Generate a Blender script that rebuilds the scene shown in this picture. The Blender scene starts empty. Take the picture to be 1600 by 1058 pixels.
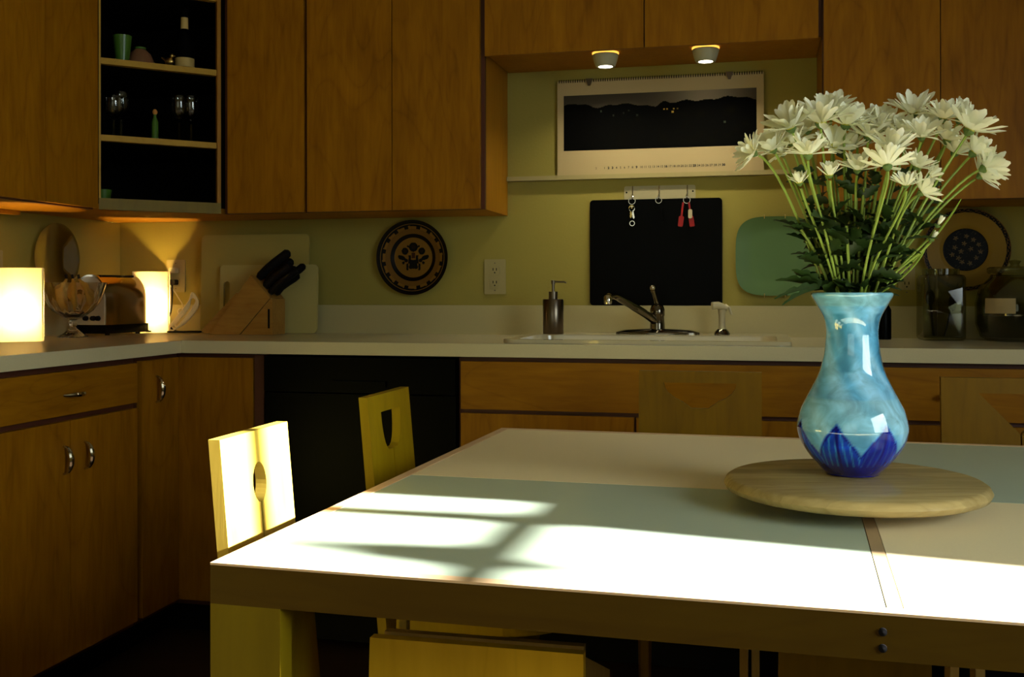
import bpy, bmesh, math, random
from mathutils import Vector, Matrix, Euler
from mathutils.geometry import tessellate_polygon
random.seed(7)
PI = math.pi
S = bpy.context.scene
C = S.collection

# ------------------------------------------------------------ camera, world, sun, exposure
cam_d = bpy.data.cameras.new('camera'); cam = bpy.data.objects.new('camera', cam_d); C.objects.link(cam)
cam.location = (0, 0, 1.065)
cam.rotation_euler = (PI/2, 0.0013, 0.2338)
cam_d.sensor_width = 36; cam_d.lens = 36*1652/1600; cam_d.shift_y = -75/1600
cam_d.clip_start = 0.02
S.camera = cam
S.view_settings.view_transform = 'Standard'; S.view_settings.look = 'None'
S.view_settings.gamma = 1; S.view_settings.use_curve_mapping = False
S.view_settings.exposure = 0.0

W = bpy.data.worlds.new('sky'); S.world = W; W.use_nodes = True
W.node_tree.nodes['Background'].inputs[0].default_value = (0.55, 0.78, 1.0, 1)
W.node_tree.nodes['Background'].inputs[1].default_value = 0.9

def light(name, kind, loc, energy, col, size=None, size_y=None, aim=None, **kw):
    d = bpy.data.lights.new(name, kind); o = bpy.data.objects.new(name, d); C.objects.link(o)
    o.location = loc; d.energy = energy; d.color = col
    if kind == 'AREA':
        d.shape = 'RECTANGLE'; d.size = size; d.size_y = size_y or size
    if aim is not None:
        o.rotation_euler = Vector(aim).to_track_quat('-Z', 'Y').to_euler()
    for k, v in kw.items(): setattr(d, k, v)
    return o
light('sun', 'SUN', (6, -1, 4), 85.0, (1.0, 0.97, 0.95), aim=(-1, .030, -.388), angle=0.015)
# daylight by the right window; the rear area light is an added warm fill
light('daylight_right', 'AREA', (2.13, .25, 1.55), 27.0, (0.86, 0.96, 0.92), 1.5, 1.15, aim=(-1, 0.30, -.55), spread=2.1)
light('warm_fill_rear', 'AREA', (-.5, -2.12, 1.5), 5.0, (1.0, 0.80, 0.18), 1.9, 1.2, aim=(0, 1, -.08))

# ------------------------------------------------------------ materials
def srgb(r, g, b):
    f = lambda c: ((c/255+.055)/1.055)**2.4 if c/255 > .04045 else c/255/12.92
    return (f(r), f(g), f(b), 1)
def mat(name, col, rough=.5, metal=0, trans=0, ior=1.45, emit=None, es=0, coat=0, spec=None, noise=0, nscale=40, bump=0):
    m = bpy.data.materials.new(name); m.use_nodes = True
    nt = m.node_tree; b = nt.nodes['Principled BSDF']
    c = tuple(col)[:3] + (1,)
    b.inputs['Base Color'].default_value = c
    b.inputs['Roughness'].default_value = rough; b.inputs['Metallic'].default_value = metal
    b.inputs['Transmission Weight'].default_value = trans; b.inputs['IOR'].default_value = ior
    b.inputs['Coat Weight'].default_value = coat
    if spec is not None: b.inputs['Specular IOR Level'].default_value = spec
    if emit: b.inputs['Emission Color'].default_value = tuple(emit)+(1,); b.inputs['Emission Strength'].default_value = es
    if noise or bump:
        tc = nt.nodes.new('ShaderNodeTexCoord'); n = nt.nodes.new('ShaderNodeTexNoise')
        n.inputs['Scale'].default_value = nscale; n.inputs['Detail'].default_value = 4
        nt.links.new(tc.outputs['Object'], n.inputs['Vector'])
        if noise:
            mx = nt.nodes.new('ShaderNodeMix'); mx.data_type = 'RGBA'
            mx.inputs[6].default_value = tuple(x*(1-noise) for x in c[:3])+(1,)
            mx.inputs[7].default_value = tuple(min(1, x*(1+noise)) for x in c[:3])+(1,)
            nt.links.new(n.outputs['Fac'], mx.inputs[0]); nt.links.new(mx.outputs[2], b.inputs['Base Color'])
        if bump:
            bp = nt.nodes.new('ShaderNodeBump'); bp.inputs['Strength'].default_value = bump; bp.inputs['Distance'].default_value = .002
            nt.links.new(n.outputs['Fac'], bp.inputs['Height']); nt.links.new(bp.outputs[0], b.inputs['Normal'])
    return m
def wood(name, c1, c2, axis='z', rough=.42, scale=1.0, figure=1.0):
    """maple plywood: long streaks along axis plus slow cathedral figure"""
    m = bpy.data.materials.new(name); m.use_nodes = True; nt = m.node_tree; L = nt.links
    b = nt.nodes['Principled BSDF']; b.inputs['Roughness'].default_value = rough; b.inputs['Specular IOR Level'].default_value = .16
    tc = nt.nodes.new('ShaderNodeTexCoord'); oi = nt.nodes.new('ShaderNodeObjectInfo')
    add = nt.nodes.new('ShaderNodeVectorMath'); add.operation = 'MULTIPLY_ADD'
    cmb = nt.nodes.new('ShaderNodeCombineXYZ')
    for i in range(3): L.new(oi.outputs['Random'], cmb.inputs[i])
    L.new(cmb.outputs[0], add.inputs[0]); add.inputs[1].default_value = (17, 11, 7); L.new(tc.outputs['Object'], add.inputs[2])
    k = {'x': (.12, 1, 1), 'y': (1, .12, 1), 'z': (1, 1, .12)}[axis]
    def noise(sc, mul, det, dist):
        mp = nt.nodes.new('ShaderNodeMapping'); mp.inputs['Scale'].default_value = tuple(a*mul*scale for a in sc)
        L.new(add.outputs[0], mp.inputs['Vector'])
        n = nt.nodes.new('ShaderNodeTexNoise'); n.inputs['Scale'].default_value = 1; n.inputs['Detail'].default_value = det
        n.inputs['Distortion'].default_value = dist
        L.new(mp.outputs[0], n.inputs['Vector']); return n
    n1 = noise(k, 70, 5, .4); n2 = noise(tuple(max(a, .25) for a in k), 7, 3, 1.2)
    n3 = noise(tuple(max(a, .22) for a in k), 5, 2, .8)
    w = nt.nodes.new('ShaderNodeMath'); w.operation = 'MULTIPLY'; L.new(n3.outputs['Fac'], w.inputs[0]); w.inputs[1].default_value = 16
    fr = nt.nodes.new('ShaderNodeMath'); fr.operation = 'PINGPONG'; L.new(w.outputs[0], fr.inputs[0]); fr.inputs[1].default_value = 1
    p = nt.nodes.new('ShaderNodeMath'); p.operation = 'POWER'; L.new(fr.outputs[0], p.inputs[0]); p.inputs[1].default_value = 6
    a1 = nt.nodes.new('ShaderNodeMath'); a1.operation = 'MULTIPLY_ADD'; L.new(n1.outputs['Fac'], a1.inputs[0]); a1.inputs[1].default_value = .9
    a2 = nt.nodes.new('ShaderNodeMath'); a2.operation = 'MULTIPLY_ADD'; L.new(n2.outputs['Fac'], a2.inputs[0]); a2.inputs[1].default_value = 1.1; a2.inputs[2].default_value = -.5
    L.new(a2.outputs[0], a1.inputs[2])
    a3 = nt.nodes.new('ShaderNodeMath'); a3.operation = 'MULTIPLY_ADD'; L.new(p.outputs[0], a3.inputs[0]); a3.inputs[1].default_value = .22*figure
    L.new(a1.outputs[0], a3.inputs[2]); a3.use_clamp = True
    mx = nt.nodes.new('ShaderNodeMix'); mx.data_type = 'RGBA'; mx.inputs[6].default_value = tuple(c1)[:3]+(1,); mx.inputs[7].default_value = tuple(c2)[:3]+(1,)
    L.new(a3.outputs[0], mx.inputs[0]); L.new(mx.outputs[2], b.inputs['Base Color'])
    bp = nt.nodes.new('ShaderNodeBump'); bp.inputs['Strength'].default_value = .12; bp.inputs['Distance'].default_value = .001
    L.new(n1.outputs['Fac'], bp.inputs['Height']); L.new(bp.outputs[0], b.inputs['Normal'])
    return m
def vcol_mat(name, rough=.3, coat=0, noise=0, nscale=30, sub=0):
    m = mat(name, (1, 1, 1), rough, coat=coat); nt = m.node_tree; b = nt.nodes['Principled BSDF']
    a = nt.nodes.new('ShaderNodeVertexColor'); a.layer_name = 'paint'
    if noise:
        tc = nt.nodes.new('ShaderNodeTexCoord'); n = nt.nodes.new('ShaderNodeTexNoise'); n.inputs['Scale'].default_value = nscale; n.inputs['Detail'].default_value = 6; n.inputs['Distortion'].default_value = 1.5
        nt.links.new(tc.outputs['Object'], n.inputs['Vector'])
        mr = nt.nodes.new('ShaderNodeMapRange'); mr.inputs['From Min'].default_value = .3; mr.inputs['From Max'].default_value = .7
        mr.inputs['To Min'].default_value = 1-noise; mr.inputs['To Max'].default_value = 1+noise*.5
        nt.links.new(n.outputs['Fac'], mr.inputs['Value'])
        v = nt.nodes.new('ShaderNodeVectorMath'); v.operation = 'SCALE'
        nt.links.new(a.outputs['Color'], v.inputs[0]); nt.links.new(mr.outputs[0], v.inputs['Scale']); nt.links.new(v.outputs[0], b.inputs['Base Color'])
    else:
        nt.links.new(a.outputs['Color'], b.inputs['Base Color'])
    return m
def thin_glass(name, tint=(.95, .97, .96), refl=.08):
    m = bpy.data.materials.new(name); m.use_nodes = True; nt = m.node_tree; nt.nodes.clear()
    o = nt.nodes.new('ShaderNodeOutputMaterial'); t = nt.nodes.new('ShaderNodeBsdfTransparent'); t.inputs[0].default_value = tuple(tint)+(1,)
    g = nt.nodes.new('ShaderNodeBsdfGlossy'); g.inputs['Roughness'].default_value = .02
    mx = nt.nodes.new('ShaderNodeMixShader'); lw = nt.nodes.new('ShaderNodeLayerWeight'); lw.inputs['Blend'].default_value = .5
    mr = nt.nodes.new('ShaderNodeMapRange'); mr.inputs['To Min'].default_value = refl*.4; mr.inputs['To Max'].default_value = min(1, refl*6)
    nt.links.new(lw.outputs['Facing'], mr.inputs['Value']); nt.links.new(mr.outputs[0], mx.inputs[0])
    nt.links.new(t.outputs[0], mx.inputs[1]); nt.links.new(g.outputs[0], mx.inputs[2]); nt.links.new(mx.outputs[0], o.inputs[0])
    return m

DOOR1, DOOR2 = (.40, .165, .004), (.20, .072, .0015)
M = {
 'door': wood('maple_door', DOOR1, DOOR2, 'z'),
 'door_x': wood('maple_drawer', DOOR1, DOOR2, 'x'),
 'door_y': wood('maple_drawer_side', DOOR1, DOOR2, 'y'),
 'body': wood('maple_carcass', (.36, .16, .008), (.26, .105, .004), 'z', .5),
 'shelf': wood('maple_shelf', (.46, .28, .03), (.36, .20, .018), 'x', .5),
 'frame': mat('red_brown_frame', (.085, .022, .010), .5),
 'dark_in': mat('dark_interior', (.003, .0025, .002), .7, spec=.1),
 'chairwood': wood('birch_ply_sunlit', (.66, .46, .08), (.52, .34, .045), 'z', .4),  # paler copy: sun on the near left chair is put into the colour
 'chairwood2': wood('birch_ply_unlit', (.42, .27, .006), (.31, .19, .003), 'z', .4),  # same ply, colour darkened for the chair outside the sun patch
 'chairwood3': wood('maple_ply_shaded', (.24, .118, .001), (.16, .074, .001), 'z', .45),  # shade on the far chairs and rear stool put into the colour
 'stoolwood': wood('golden_ply', (.86, .50, .02), (.66, .36, .010), 'z', .4),
 'plyedge': wood('ply_edge', (.42, .24, .055), (.30, .15, .03), 'z', .5, 2),
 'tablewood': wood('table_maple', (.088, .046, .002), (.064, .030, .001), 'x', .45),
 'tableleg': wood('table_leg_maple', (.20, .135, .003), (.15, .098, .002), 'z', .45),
 'tableedge': wood('table_edge', (.80, .56, .34), (.66, .42, .22), 'x', .45),
 'divider': wood('divider_wood', (.50, .36, .20), (.36, .24, .12), 'y', .45),
 'glass_top': mat('frosted_glass_panel', (.49, .58, .45), .36, coat=.15, spec=.5),
 'laminate': mat('cream_laminate', (.90, .76, .47), .5, noise=.04, nscale=300),
 'counter': mat('counter_laminate', (.52, .46, .30), .18, noise=.06, nscale=400),
 'counter_edge': mat('counter_edge_laminate', (.62, .54, .32), .4, noise=.07, nscale=400),
 'wall': mat('wall_paint', (.30, .245, .045), .75, bump=.25, nscale=120),
 'ceil': mat('ceiling_paint', (.55, .50, .36), .8),
 'floor': wood('dark_floor', (.05, .03, .015), (.03, .017, .009), 'x', .4),
 'white': mat('white_plastic', (.50, .44, .27), .4),
 'splash': mat('backsplash_laminate', (.43, .37, .18), .4, noise=.07, nscale=400),
 'ledge': mat('ledge_paint', (.34, .28, .12), .45),
 'cream_board': mat('cream_board', (.36, .29, .075), .45, spec=.25),
 'cream_board2': mat('white_poly_board', (.44, .37, .13), .4, spec=.3),
 'black': mat('black_enamel', (.0018, .0018, .0018), .30, spec=.04),
 'black_matte': mat('black_matte', (.004, .0035, .004), .6, spec=.12),
 'chrome': mat('chrome', (.62, .58, .52), .12, metal=1),
 'steel': mat('brushed_steel', (.15, .12, .09), .28, metal=1),
 'faucet': mat('dark_chrome', (.15, .13, .10), .12, metal=1),
 'enamel': mat('sink_enamel', (.55, .48, .30), .12, coat=.5),
 'glass': mat('clear_glass', (1, .99, .95), .02, trans=1, ior=1.48),
 'paneglass': thin_glass('window_glass'),
 'jarglass': thin_glass('jar_glass', (.70, .70, .52), .07),
 'aqua_plate': mat('green_ceramic', (.10, .18, .07), .45, spec=.2),
 'paper': mat('paper', (.42, .32, .16), .7),
 'ink': mat('ink', (.02, .02, .02), .7),
 'petal': mat('white_petal', (.97, .95, .74), .6),
 'disc': mat('daisy_disc', (.55, .50, .06), .8),
 'stem': mat('stem_green', (.21, .29, .03), .5, noise=.3, nscale=60),
 'leaf': mat('leaf_green', (.014, .034, .003), .5, noise=.4, nscale=50),
 'calyx': mat('calyx_green', (.09, .15, .03), .6),
 'tray': wood('tray_maple', (.66, .50, .22), (.36, .25, .09), 'x', .26, 1.6),
 'tray_edge': wood('tray_edge', (.66, .46, .18), (.50, .31, .10), 'x', .22, 1),
 'vase': vcol_mat('vase_glass', .06, 1.0, .38, 26),
 'ceramic': vcol_mat('painted_ceramic', .45, 0),
 'print': vcol_mat('calendar_print', .85),
 'block': wood('block_wood', (.40, .21, .04), (.25, .115, .018), 'x', .4, 1.6),
 'red': mat('red_plastic', (.28, .003, .004), .35),
 'brass': mat('brass', (.70, .50, .16), .3, metal=1),
 'banana': mat('banana_skin', (.34, .22, .03), .6, noise=.3, nscale=60),
 'green_cup': mat('green_glass_cup', (.055, .14, .015), .3),
 'pink': mat('pink_ceramic', (.22, .10, .045), .4),
 'label': mat('paper_label', (.55, .38, .12), .6),
 'amber': mat('amber_ball', (.60, .25, .05), .4),
 'cordw': mat('white_cord', (.75, .66, .40), .5),
 'glassplate': thin_glass('plate_glass', (.62, .60, .48), .12),
 'puck': mat('puck_body', (.40, .38, .26), .5),
 'puckglow': mat('puck_lens', (1, 1, 1), .5, emit=(1, .92, .70), es=14),
 'puckrim': mat('puck_rim_glow', (1, .6, .1), .5, emit=(1, .50, .07), es=1.6),
 'beans': mat('dark_contents', (.006, .004, .002), .8, noise=.4, nscale=90),
}
def strips(m, w):
    nt = m.node_tree; L = nt.links; b = nt.nodes['Principled BSDF']; src = b.inputs['Base Color'].links[0].from_socket
    tc = nt.nodes.new('ShaderNodeTexCoord'); sx = nt.nodes.new('ShaderNodeSeparateXYZ'); L.new(tc.outputs['Object'], sx.inputs[0])
    dv = nt.nodes.new('ShaderNodeMath'); dv.operation = 'DIVIDE'; L.new(sx.outputs['Y'], dv.inputs[0]); dv.inputs[1].default_value = w
    fl = nt.nodes.new('ShaderNodeMath'); fl.operation = 'FLOOR'; L.new(dv.outputs[0], fl.inputs[0])
    wn = nt.nodes.new('ShaderNodeTexWhiteNoise'); wn.noise_dimensions = '1D'; L.new(fl.outputs[0], wn.inputs['W'])
    mr = nt.nodes.new('ShaderNodeMapRange'); mr.inputs['To Min'].default_value = .66; mr.inputs['To Max'].default_value = 1.12; L.new(wn.outputs['Value'], mr.inputs['Value'])
    v = nt.nodes.new('ShaderNodeVectorMath'); v.operation = 'SCALE'; L.new(src, v.inputs[0]); L.new(mr.outputs[0], v.inputs['Scale']); L.new(v.outputs[0], b.inputs['Base Color'])
strips(M['tray'], .042)
m = bpy.data.materials.new('lamp_shade'); m.use_nodes = True; nt = m.node_tree; nt.nodes.clear()
o_ = nt.nodes.new('ShaderNodeOutputMaterial'); t_ = nt.nodes.new('ShaderNodeBsdfTranslucent'); d_ = nt.nodes.new('ShaderNodeBsdfDiffuse'); x_ = nt.nodes.new('ShaderNodeMixShader')
t_.inputs[0].default_value = (.92, .84, .62, 1); d_.inputs[0].default_value = (.85, .78, .55, 1); x_.inputs[0].default_value = .35
nt.links.new(t_.outputs[0], x_.inputs[1]); nt.links.new(d_.outputs[0], x_.inputs[2]); nt.links.new(x_.outputs[0], o_.inputs[0]); M['shade'] = m
M['ceramic'].node_tree.nodes['Principled BSDF'].inputs['Specular IOR Level'].default_value = .15
M['print'].node_tree.nodes['Principled BSDF'].inputs['Specular IOR Level'].default_value = .1
# petals let some light through
nt = M['petal'].node_tree; pb = nt.nodes['Principled BSDF']; out = [n for n in nt.nodes if n.type == 'OUTPUT_MATERIAL'][0]
tr = nt.nodes.new('ShaderNodeBsdfTranslucent'); tr.inputs[0].default_value = (.9, .9, .7, 1); mm = nt.nodes.new('ShaderNodeMixShader'); mm.inputs[0].default_value = .3
nt.links.new(pb.outputs[0], mm.inputs[1]); nt.links.new(tr.outputs[0], mm.inputs[2]); nt.links.new(mm.outputs[0], out.inputs[0])

# ------------------------------------------------------------ helpers
def obj(name, bm, m, parent=None, smooth=False, bevel=0, seg=2, loc=None, rot=None):
    me = bpy.data.meshes.new(name)
    if bevel:
        bmesh.ops.bevel(bm, geom=[e for e in bm.edges if e.is_manifold and e.calc_face_angle(0) > .5], offset=bevel, segments=seg, affect='EDGES', clamp_overlap=True)
    bmesh.ops.recalc_face_normals(bm, faces=bm.faces)
    bm.to_mesh(me); bm.free()
    if smooth:
        for p in me.polygons: p.use_smooth = True
        try: me.set_sharp_from_angle(angle=math.radians(40))
        except Exception: pass
    me.materials.append(M[m] if isinstance(m, str) else m)
    o = bpy.data.objects.new(name, me); C.objects.link(o)
    if parent: o.parent = parent
    if loc: o.location = loc
    if rot: o.rotation_euler = rot
    return o
def tag(o, label=None, cat=None, group=None, kind=None):
    for k, v in (('label', label), ('category', cat), ('group', group), ('kind', kind)):
        if v: o[k] = v
    return o
def thing(name, label, cat, loc=(0, 0, 0), rotz=0, group=None):
    o = bpy.data.objects.new(name, None); C.objects.link(o); o.empty_display_size = .05
    o.location = loc; o.rotation_euler = (0, 0, rotz); return tag(o, label, cat, group)
def box(*bs):
    bm = bmesh.new()
    for x0, x1, y0, y1, z0, z1 in bs:
        v = [bm.verts.new((x, y, z)) for z in (z0, z1) for y in (y0, y1) for x in (x0, x1)]
        for f in ((0, 2, 3, 1), (4, 5, 7, 6), (0, 1, 5, 4), (2, 6, 7, 3), (0, 4, 6, 2), (1, 3, 7, 5)): bm.faces.new([v[i] for i in f])
    return bm
def lathe(prof, n=48, cx=0, cy=0, bm=None, rot=None):
    bm = bm or bmesh.new(); rings = []
    for r, z in prof:
        if r < 1e-5: rings.append([bm.verts.new((cx, cy, z))])
        else: rings.append([bm.verts.new((cx+r*math.cos(2*PI*i/n), cy+r*math.sin(2*PI*i/n), z)) for i in range(n)])
    for a, b in zip(rings, rings[1:]):
        for i in range(n):
            j = (i+1) % n
            if len(a) == 1 and len(b) == 1: continue
            if len(a) == 1: bm.faces.new((a[0], b[i], b[j]))
            elif len(b) == 1: bm.faces.new((a[i], a[j], b[0]))
            else: bm.faces.new((a[i], a[j], b[j], b[i]))
    return bm
def tube(pts, r, n=8, bm=None, cap=True):
    """r may be a number or one value per point"""
    bm = bm or bmesh.new(); pts = [Vector(p) for p in pts]; rs = r if hasattr(r, '__len__') else [r]*len(pts)
    up = Vector((0, 0, 1)); rings = []; prev = None
    for i, p in enumerate(pts):
        t = (pts[min(i+1, len(pts)-1)]-pts[max(i-1, 0)]).normalized()
        a = prev if prev is not None else (up.cross(t) if abs(t.z) < .95 else Vector((1, 0, 0)))
        a = (a-t*a.dot(t)).normalized(); prev = a; b = t.cross(a)
        rings.append([bm.verts.new(p+(a*math.cos(2*PI*k/n)+b*math.sin(2*PI*k/n))*rs[i]) for k in range(n)])
    for A, B in zip(rings, rings[1:]):
        for k in range(n): bm.faces.new((A[k], A[(k+1) % n], B[(k+1) % n], B[k]))
    if cap: bm.faces.new(rings[0][::-1]); bm.faces.new(rings[-1])
    return bm
def bez(P, n=12):
    P = [Vector(p) for p in P]; out = []
    for i in range(n+1):
        t = i/n; q = P[:]
        while len(q) > 1: q = [q[j].lerp(q[j+1], t) for j in range(len(q)-1)]
        out.append(q[0])
    return out
def catmull(P, n=6):
    P = [Vector(p) for p in P]; Q = [P[0]]+P+[P[-1]]; out = []
    for i in range(1, len(Q)-2):
        for k in range(n):
            t = k/n; a, b, c, d = Q[i-1:i+3]
            out.append(.5*((2*b)+(-a+c)*t+(2*a-5*b+4*c-d)*t*t+(-a+3*b-3*c+d)*t**3))
    out.append(P[-1]); return out
def prism(outer, z0, z1, holes=(), tf=None, bm=None):
    """polygon with holes extruded z0..z1; tf maps (u,v,w) to xyz"""
    bm = bm or bmesh.new(); tf = tf or (lambda u, v, w: (u, v, w))
    loops = [outer]+list(holes); flat = [p for l in loops for p in l]
    tris = tessellate_polygon([[Vector((p[0], p[1], 0)) for p in l] for l in loops])
    lo = [bm.verts.new(tf(p[0], p[1], z0)) for p in flat]; hi = [bm.verts.new(tf(p[0], p[1], z1)) for p in flat]
    for t in tris:
        try: bm.faces.new([lo[i] for i in t]); bm.faces.new([hi[i] for i in t[::-1]])
        except ValueError: pass
    k = 0
    for l in loops:
        n = len(l)
        for i in range(n):
            a, b = k+i, k+(i+1) % n
            bm.faces.new((lo[a], lo[b], hi[b], hi[a]))
        k += n
    return bm
def rrect(x0, x1, y0, y1, r, n=6):
    P = []
    for cx, cy, a0 in ((x1-r, y0+r, -PI/2), (x1-r, y1-r, 0), (x0+r, y1-r, PI/2), (x0+r, y0+r, PI)):
        P += [(cx+r*math.cos(a0+i*PI/2/n), cy+r*math.sin(a0+i*PI/2/n)) for i in range(n+1)]
    return P
def superell(a, b, e, n=64):
    f = lambda t: math.copysign(abs(t)**(2/e), t)
    return [(a*f(math.cos(2*PI*i/n)), b*f(math.sin(2*PI*i/n))) for i in range(n)]
onwall = lambda y0: (lambda u, v, w: (u, y0-w, v))   # u right, v up, w out of the back wall

XL, D, XR, YF = -2.359, 3.533, 2.2, -2.2
ZC = .914
# ------------------------------------------------------------ setting
def struct(name, bm, m, parent=None, **k):
    o = obj(name, bm, m, parent, **k)
    if not parent: o['kind'] = 'structure'
    return o
struct('floor', box((XL-.1, XR+.1, YF-.1, D+.1, -.1, 0)), 'floor')
struct('ceiling', box((XL-.1, XR+.1, YF-.1, D+.1, 2.5, 2.6)), 'ceil')
struct('wall_back', box((XL-.1, XR+.1, D, D+.1, 0, 2.5)), 'wall')
struct('wall_left', box((XL-.1, XL, YF, D, 0, 2.5)), 'wall')
struct('wall_front', prism([(XL, 0), (XR, 0), (XR, 2.5), (XL, 2.5)], 0, .1, [[(-1.55, .9), (-1.55, 2.1), (.55, 2.1), (.55, .9)]],
       lambda u, v, w: (u, YF-w, v)), 'wall')
# right wall with the sunny window (window_1) and a narrow upper light beside it (window_2)
Y1a, Y1b, Z1a, Z1b = -.55, 1.373, .95, 2.12
Y2a, Y2b, Z2a, Z2b = 1.400, 1.520, 1.715, 2.12
struct('wall_right', prism([(YF, 0), (D, 0), (D, 2.5), (YF, 2.5)], 0, .10,
       [[(Y1a, Z1a), (Y1a, Z1b), (Y1b, Z1b), (Y1b, Z1a)], [(Y2a, Z2a), (Y2a, Z2b), (Y2b, Z2b), (Y2b, Z2a)]],
       lambda u, v, w: (XR+w*.25, u, v)), 'wall')
def window(name, ya, yb, za, zb, x, bars_y=(), bars_z=()):
    r = bpy.data.objects.new(name, None); C.objects.link(r); r['kind'] = 'structure'
    t = .012
    obj('window_frame', box((x-.01, x+.03, ya-.0, ya+t, za, zb), (x-.01, x+.03, yb-t, yb, za, zb), (x-.01, x+.03, ya+t, yb-t, za, za+t), (x-.01, x+.03, ya+t, yb-t, zb-t, zb)), 'white', r)
    for y, w in bars_y: obj('glazing_bar', box((x-.005, x+.02, y-w/2, y+w/2, za+t, zb-t)), 'white', r)
    for z, w in bars_z: obj('meeting_rail', box((x-.005, x+.02, ya+t, yb-t, z-w/2, z+w/2)), 'white', r)
    obj('pane', box((x+.006, x+.009, ya+t, yb-t, za+t, zb-t)), 'paneglass', r)
    return r
window('window_1', Y1a, Y1b, Z1a, Z1b, XR, bars_z=[(1.722, .034)])
window('window_2', Y2a, Y2b, Z2a, Z2b, XR)
bm = bmesh.new(); rows = []  # unseen curtain added to slant the edge of the sun patch
for i in range(13):
    k = i/12; rows.append([bm.verts.new((XR-.035+.006*math.sin(j*2.1), 1.40+(1.055+(1.372-1.055)*k**.9-1.40)*j/10, .92+.78*k)) for j in range(11)])
for a, b in zip(rows, rows[1:]):
    for j in range(10): bm.faces.new((a[j], a[j+1], b[j+1], b[j]))
tag(obj('curtain', bm, mat('curtain_cloth', (.6, .55, .4), .9), smooth=True), 'unseen pale curtain tied aside on the sunny right window', 'curtain')
r = bpy.data.objects.new('added_window_rear', None); C.objects.link(r); r['kind'] = 'structure'  # unseen window added behind the camera to frame the warm fill
obj('window_frame', box((-1.55, -1.5, YF-.06, YF, .9, 2.1), (.5, .55, YF-.06, YF, .9, 2.1), (-1.5, .5, YF-.06, YF, .9, .95), (-1.5, .5, YF-.06, YF, 2.05, 2.1), (-.52, -.48, YF-.06, YF, .95, 2.05)), 'white', r)
obj('pane', box((-1.5, .5, YF-.04, YF-.035, .95, 2.05)), 'paneglass', r)

# ------------------------------------------------------------ handles
def arch_handle(name, c, along, out, parent, L=.072, H=.026, m='chrome'):
    """crescent pull: c centre on the door face, along/out unit vectors"""
    a, o = Vector(along), Vector(out); c = Vector(c); pts = []; rs = []
    for i in range(15):
        t = -1+2*i/14; pts.append(c+a*(t*L/2)+o*(H*(1-t*t)**.5*.92+.001)); rs.append(.0032+.0042*(1-t*t))
    return obj(name, tube(pts, rs, 8), m, parent, smooth=True)

# ------------------------------------------------------------ base cabinets
YB, XB = 2.923, -1.749      # faces of the base doors (back run / left run)
DT = .018                   # door thickness
zt = .862; zdw = .713; zdr = .735
# left run: drawer over two doors
t = thing('base_cabinet', 'left base cabinet with one drawer above two doors and three chrome arch pulls', 'cabinet', (XL+.3, 2.4, 0))
def child(o, p):  # keep world coordinates under an Empty
    o.parent = p; o.matrix_parent_inverse = Matrix.LocRotScale(p.location, p.rotation_euler, None).inverted(); return o
def P_(name, bm, m, par, **k):
    return child(obj(name, bm, m, **k), par)
def PP(name, bm, m, par, **k):  # child of a mesh part that sits at the world origin coordinates
    o = obj(name, bm, m, **k); o.parent = par; return o
xb = XB-DT
P_('carcass', box((XL+.002, xb-.02, 2.09, 2.712, .1, .872)), 'dark_in', t)
P_('face_frame', box((xb-.02, xb-.001, 2.09, 2.712, .1, .872)), 'frame', t)
P_('toe_kick', box((XL+.01, xb-.07, 2.09, 2.712, .001, .1)), 'black_matte', t)
d = P_('drawer', box((xb, XB, 2.095, 2.702, .745, .858)), 'door_y', t, bevel=.002)
arch_handle('handle', (XB, 2.412, .797), (0, 1, 0), (1, 0, 0), d, L=.078, H=.022)
for y0, y1, hy in ((2.095, 2.3985, 2.372), (2.4015, 2.702, 2.458)):
    d = P_('door', box((xb, XB, y0, y1, .118, .729)), 'door', t, bevel=.002)
    arch_handle('handle', (XB, hy, .631), (0, 0, 1), (1, 0, 0), d)
# corner unit with folding door
t = thing('corner_base_cabinet', 'corner base cabinet with an inward-folding L-shaped door beside the dishwasher', 'cabinet', (-2.0, 3.2, 0))
P_('carcass', prism([(XL+.002, 2.716), (xb-.02, 2.716), (xb-.02, YB+DT+.02), (-1.466, YB+DT+.02), (-1.466, D-.002), (XL+.002, D-.002)], .1, .872), 'dark_in', t)
P_('face_frame', prism([(xb-.019, 2.716), (xb-.001, 2.716), (xb-.001, YB+DT+.001), (-1.466, YB+DT+.001), (-1.466, YB+DT+.019), (xb-.019, YB+DT+.019)], .1, .872), 'frame', t)
P_('post', box((-1.497, -1.466, YB+.004, YB+DT, .1, .872)), 'frame', t)
P_('toe_kick', prism([(XL+.01, 2.716), (xb-.07, 2.716), (xb-.07, YB+.08), (-1.466, YB+.08), (-1.466, YB+.1), (XL+.01, YB+.1)], .001, .1), 'black_matte', t)
d = P_('door', box((xb, XB, 2.727, YB-.001, .118, zt)), 'door', t, bevel=.002)
arch_handle('handle', (XB, 2.797, .775), (0, 0, 1), (1, 0, 0), d, L=.078)
P_('door', box((XB-.0, -1.501, YB, YB+DT, .118, zt)), 'door', t, bevel=.002)
# dishwasher
t = thing('dishwasher', 'black built-in dishwasher under the counter', 'dishwasher', (-1.16, 3.2, 0))
P_('tub', box((-1.458, -.86, YB+.03, D-.02, .02, .87)), 'black_matte', t)
P_('control_panel', box((-1.456, -.862, YB-.012, YB+.03, .765, .868)), 'black', t, bevel=.004)
P_('door', box((-1.456, -.862, YB-.006, YB+.03, .115, .76)), 'black', t, bevel=.004)
P_('handle', box((-1.24, -1.07, YB-.020, YB-.012, .783, .800)), 'black', t, bevel=.003)
P_('toe_panel', box((-1.45, -.868, YB+.05, YB+.06, .02, .112)), 'black_matte', t)
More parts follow.
